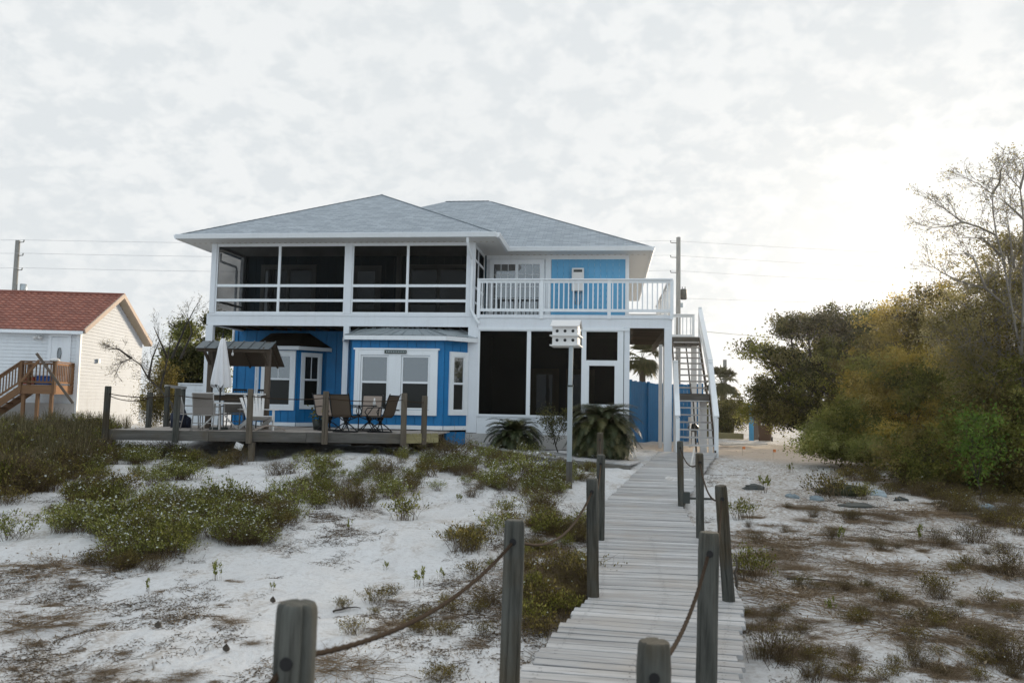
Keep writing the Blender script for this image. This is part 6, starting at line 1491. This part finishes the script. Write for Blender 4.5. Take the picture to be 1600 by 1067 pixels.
so = bpy.data.objects.new('sun', sl); col.objects.link(so); so.rotation_euler = S.to_track_quat('Z', 'Y').to_euler()
w = bpy.data.worlds.new('World'); scn.world = w; w.use_nodes = True; nt = w.node_tree; nt.nodes.clear()
out = N(nt, 'ShaderNodeOutputWorld'); bg = N(nt, 'ShaderNodeBackground'); bg.inputs[1].default_value = .1; nt.links.new(bg.outputs[0], out.inputs[0])
sky = N(nt, 'ShaderNodeTexSky'); sky.sky_type = 'NISHITA'; sky.sun_disc = False; sky.sun_elevation = SUN_EL; sky.sun_rotation = az; sky.air_density = 1; sky.dust_density = 2
tc = N(nt, 'ShaderNodeTexCoord'); sx = N(nt, 'ShaderNodeSeparateXYZ'); nt.links.new(tc.outputs['Generated'], sx.inputs[0])
def mth(op, a, b_=None, c=None):
    n = N(nt, 'ShaderNodeMath', operation=op)
    for i, v in enumerate((a, b_, c)):
        if v is None: continue
        if isinstance(v, (int, float)): n.inputs[i].default_value = v
        else: nt.links.new(v, n.inputs[i])
    return n.outputs[0]
# project the view direction onto a cloud layer
zz = mth('ADD', mth('MAXIMUM', sx.outputs[2], 0), .45)
cx = N(nt, 'ShaderNodeCombineXYZ'); nt.links.new(mth('DIVIDE', sx.outputs[0], zz), cx.inputs[0]); nt.links.new(mth('DIVIDE', sx.outputs[1], zz), cx.inputs[1])
n1 = noisetex(nt, cx.outputs[0], 2.6, 6, .6, .3); n2 = noisetex(nt, cx.outputs[0], 17, 7, .58, .15); n3 = noisetex(nt, cx.outputs[0], .9, 3, .5)
dens = mth('ADD', mth('MULTIPLY', n2, .6), mth('MULTIPLY', n1, .4))
cov = ramp(nt, dens, [(.45, 0), (.55, 1)])
base = mixc(nt, cov, (7.7,8.1,8.35), (9.1,9.3,9.35))
base = mixc(nt, ramp(nt, n3, [(.35, .5), (.65, 0)]), base, (7.8,8.15,8.3))
sun_n = N(nt, 'ShaderNodeVectorMath', operation='DOT_PRODUCT'); nt.links.new(tc.outputs['Generated'], sun_n.inputs[0]); sun_n.inputs[1].default_value = tuple(S)
dt = mth('MAXIMUM', sun_n.outputs['Value'], 0)
base = mixc(nt, ramp(nt, mth('MULTIPLY_ADD', sun_n.outputs['Value'], .5, .5), [(.05, 1), (.72, 0)]), base, (8.3,9.9,11.2))
base = mixc(nt, mth('MULTIPLY', mth('POWER', dt, 10), .0), base, (7.9,7.8,7.6))
base = mixc(nt, mth('MULTIPLY', mth('POWER', dt, 700), .25), base, (13,12.3,11.2))
fin = mixc(nt, .99, sky.outputs[0], base)
nt.links.new(fin, bg.inputs[0])
scn.view_settings.view_transform = 'Standard'; scn.view_settings.look = 'None'; scn.view_settings.exposure = 0; scn.view_settings.gamma = 1
scn.render.engine = 'CYCLES'; scn.cycles.transparent_max_bounces = 12; scn.cycles.max_bounces = 8

if GLARE_VOLUME:  # volume added to imitate lens glare around the sun; the air is clear
    mb = MB(); mb.box(-220,220,-90,240,-2.2,20.6); me_ = mb.build('glare_volume', bpy.data.materials.new('glare_volume_air')); me_['kind'] = 'stuff'; me_['label'] = 'added air volume imitating the glare of the sun'
    hm = me_.data.materials[0]; hm.use_nodes = True; nt = hm.node_tree; nt.nodes.clear(); o_ = N(nt,'ShaderNodeOutputMaterial'); v_ = N(nt,'ShaderNodeVolumePrincipled'); v_.inputs['Density'].default_value = .00025; v_.inputs['Anisotropy'].default_value = .80; v_.inputs['Color'].default_value = (.95,.95,.95,1); nt.links.new(v_.outputs[0],o_.inputs['Volume'])
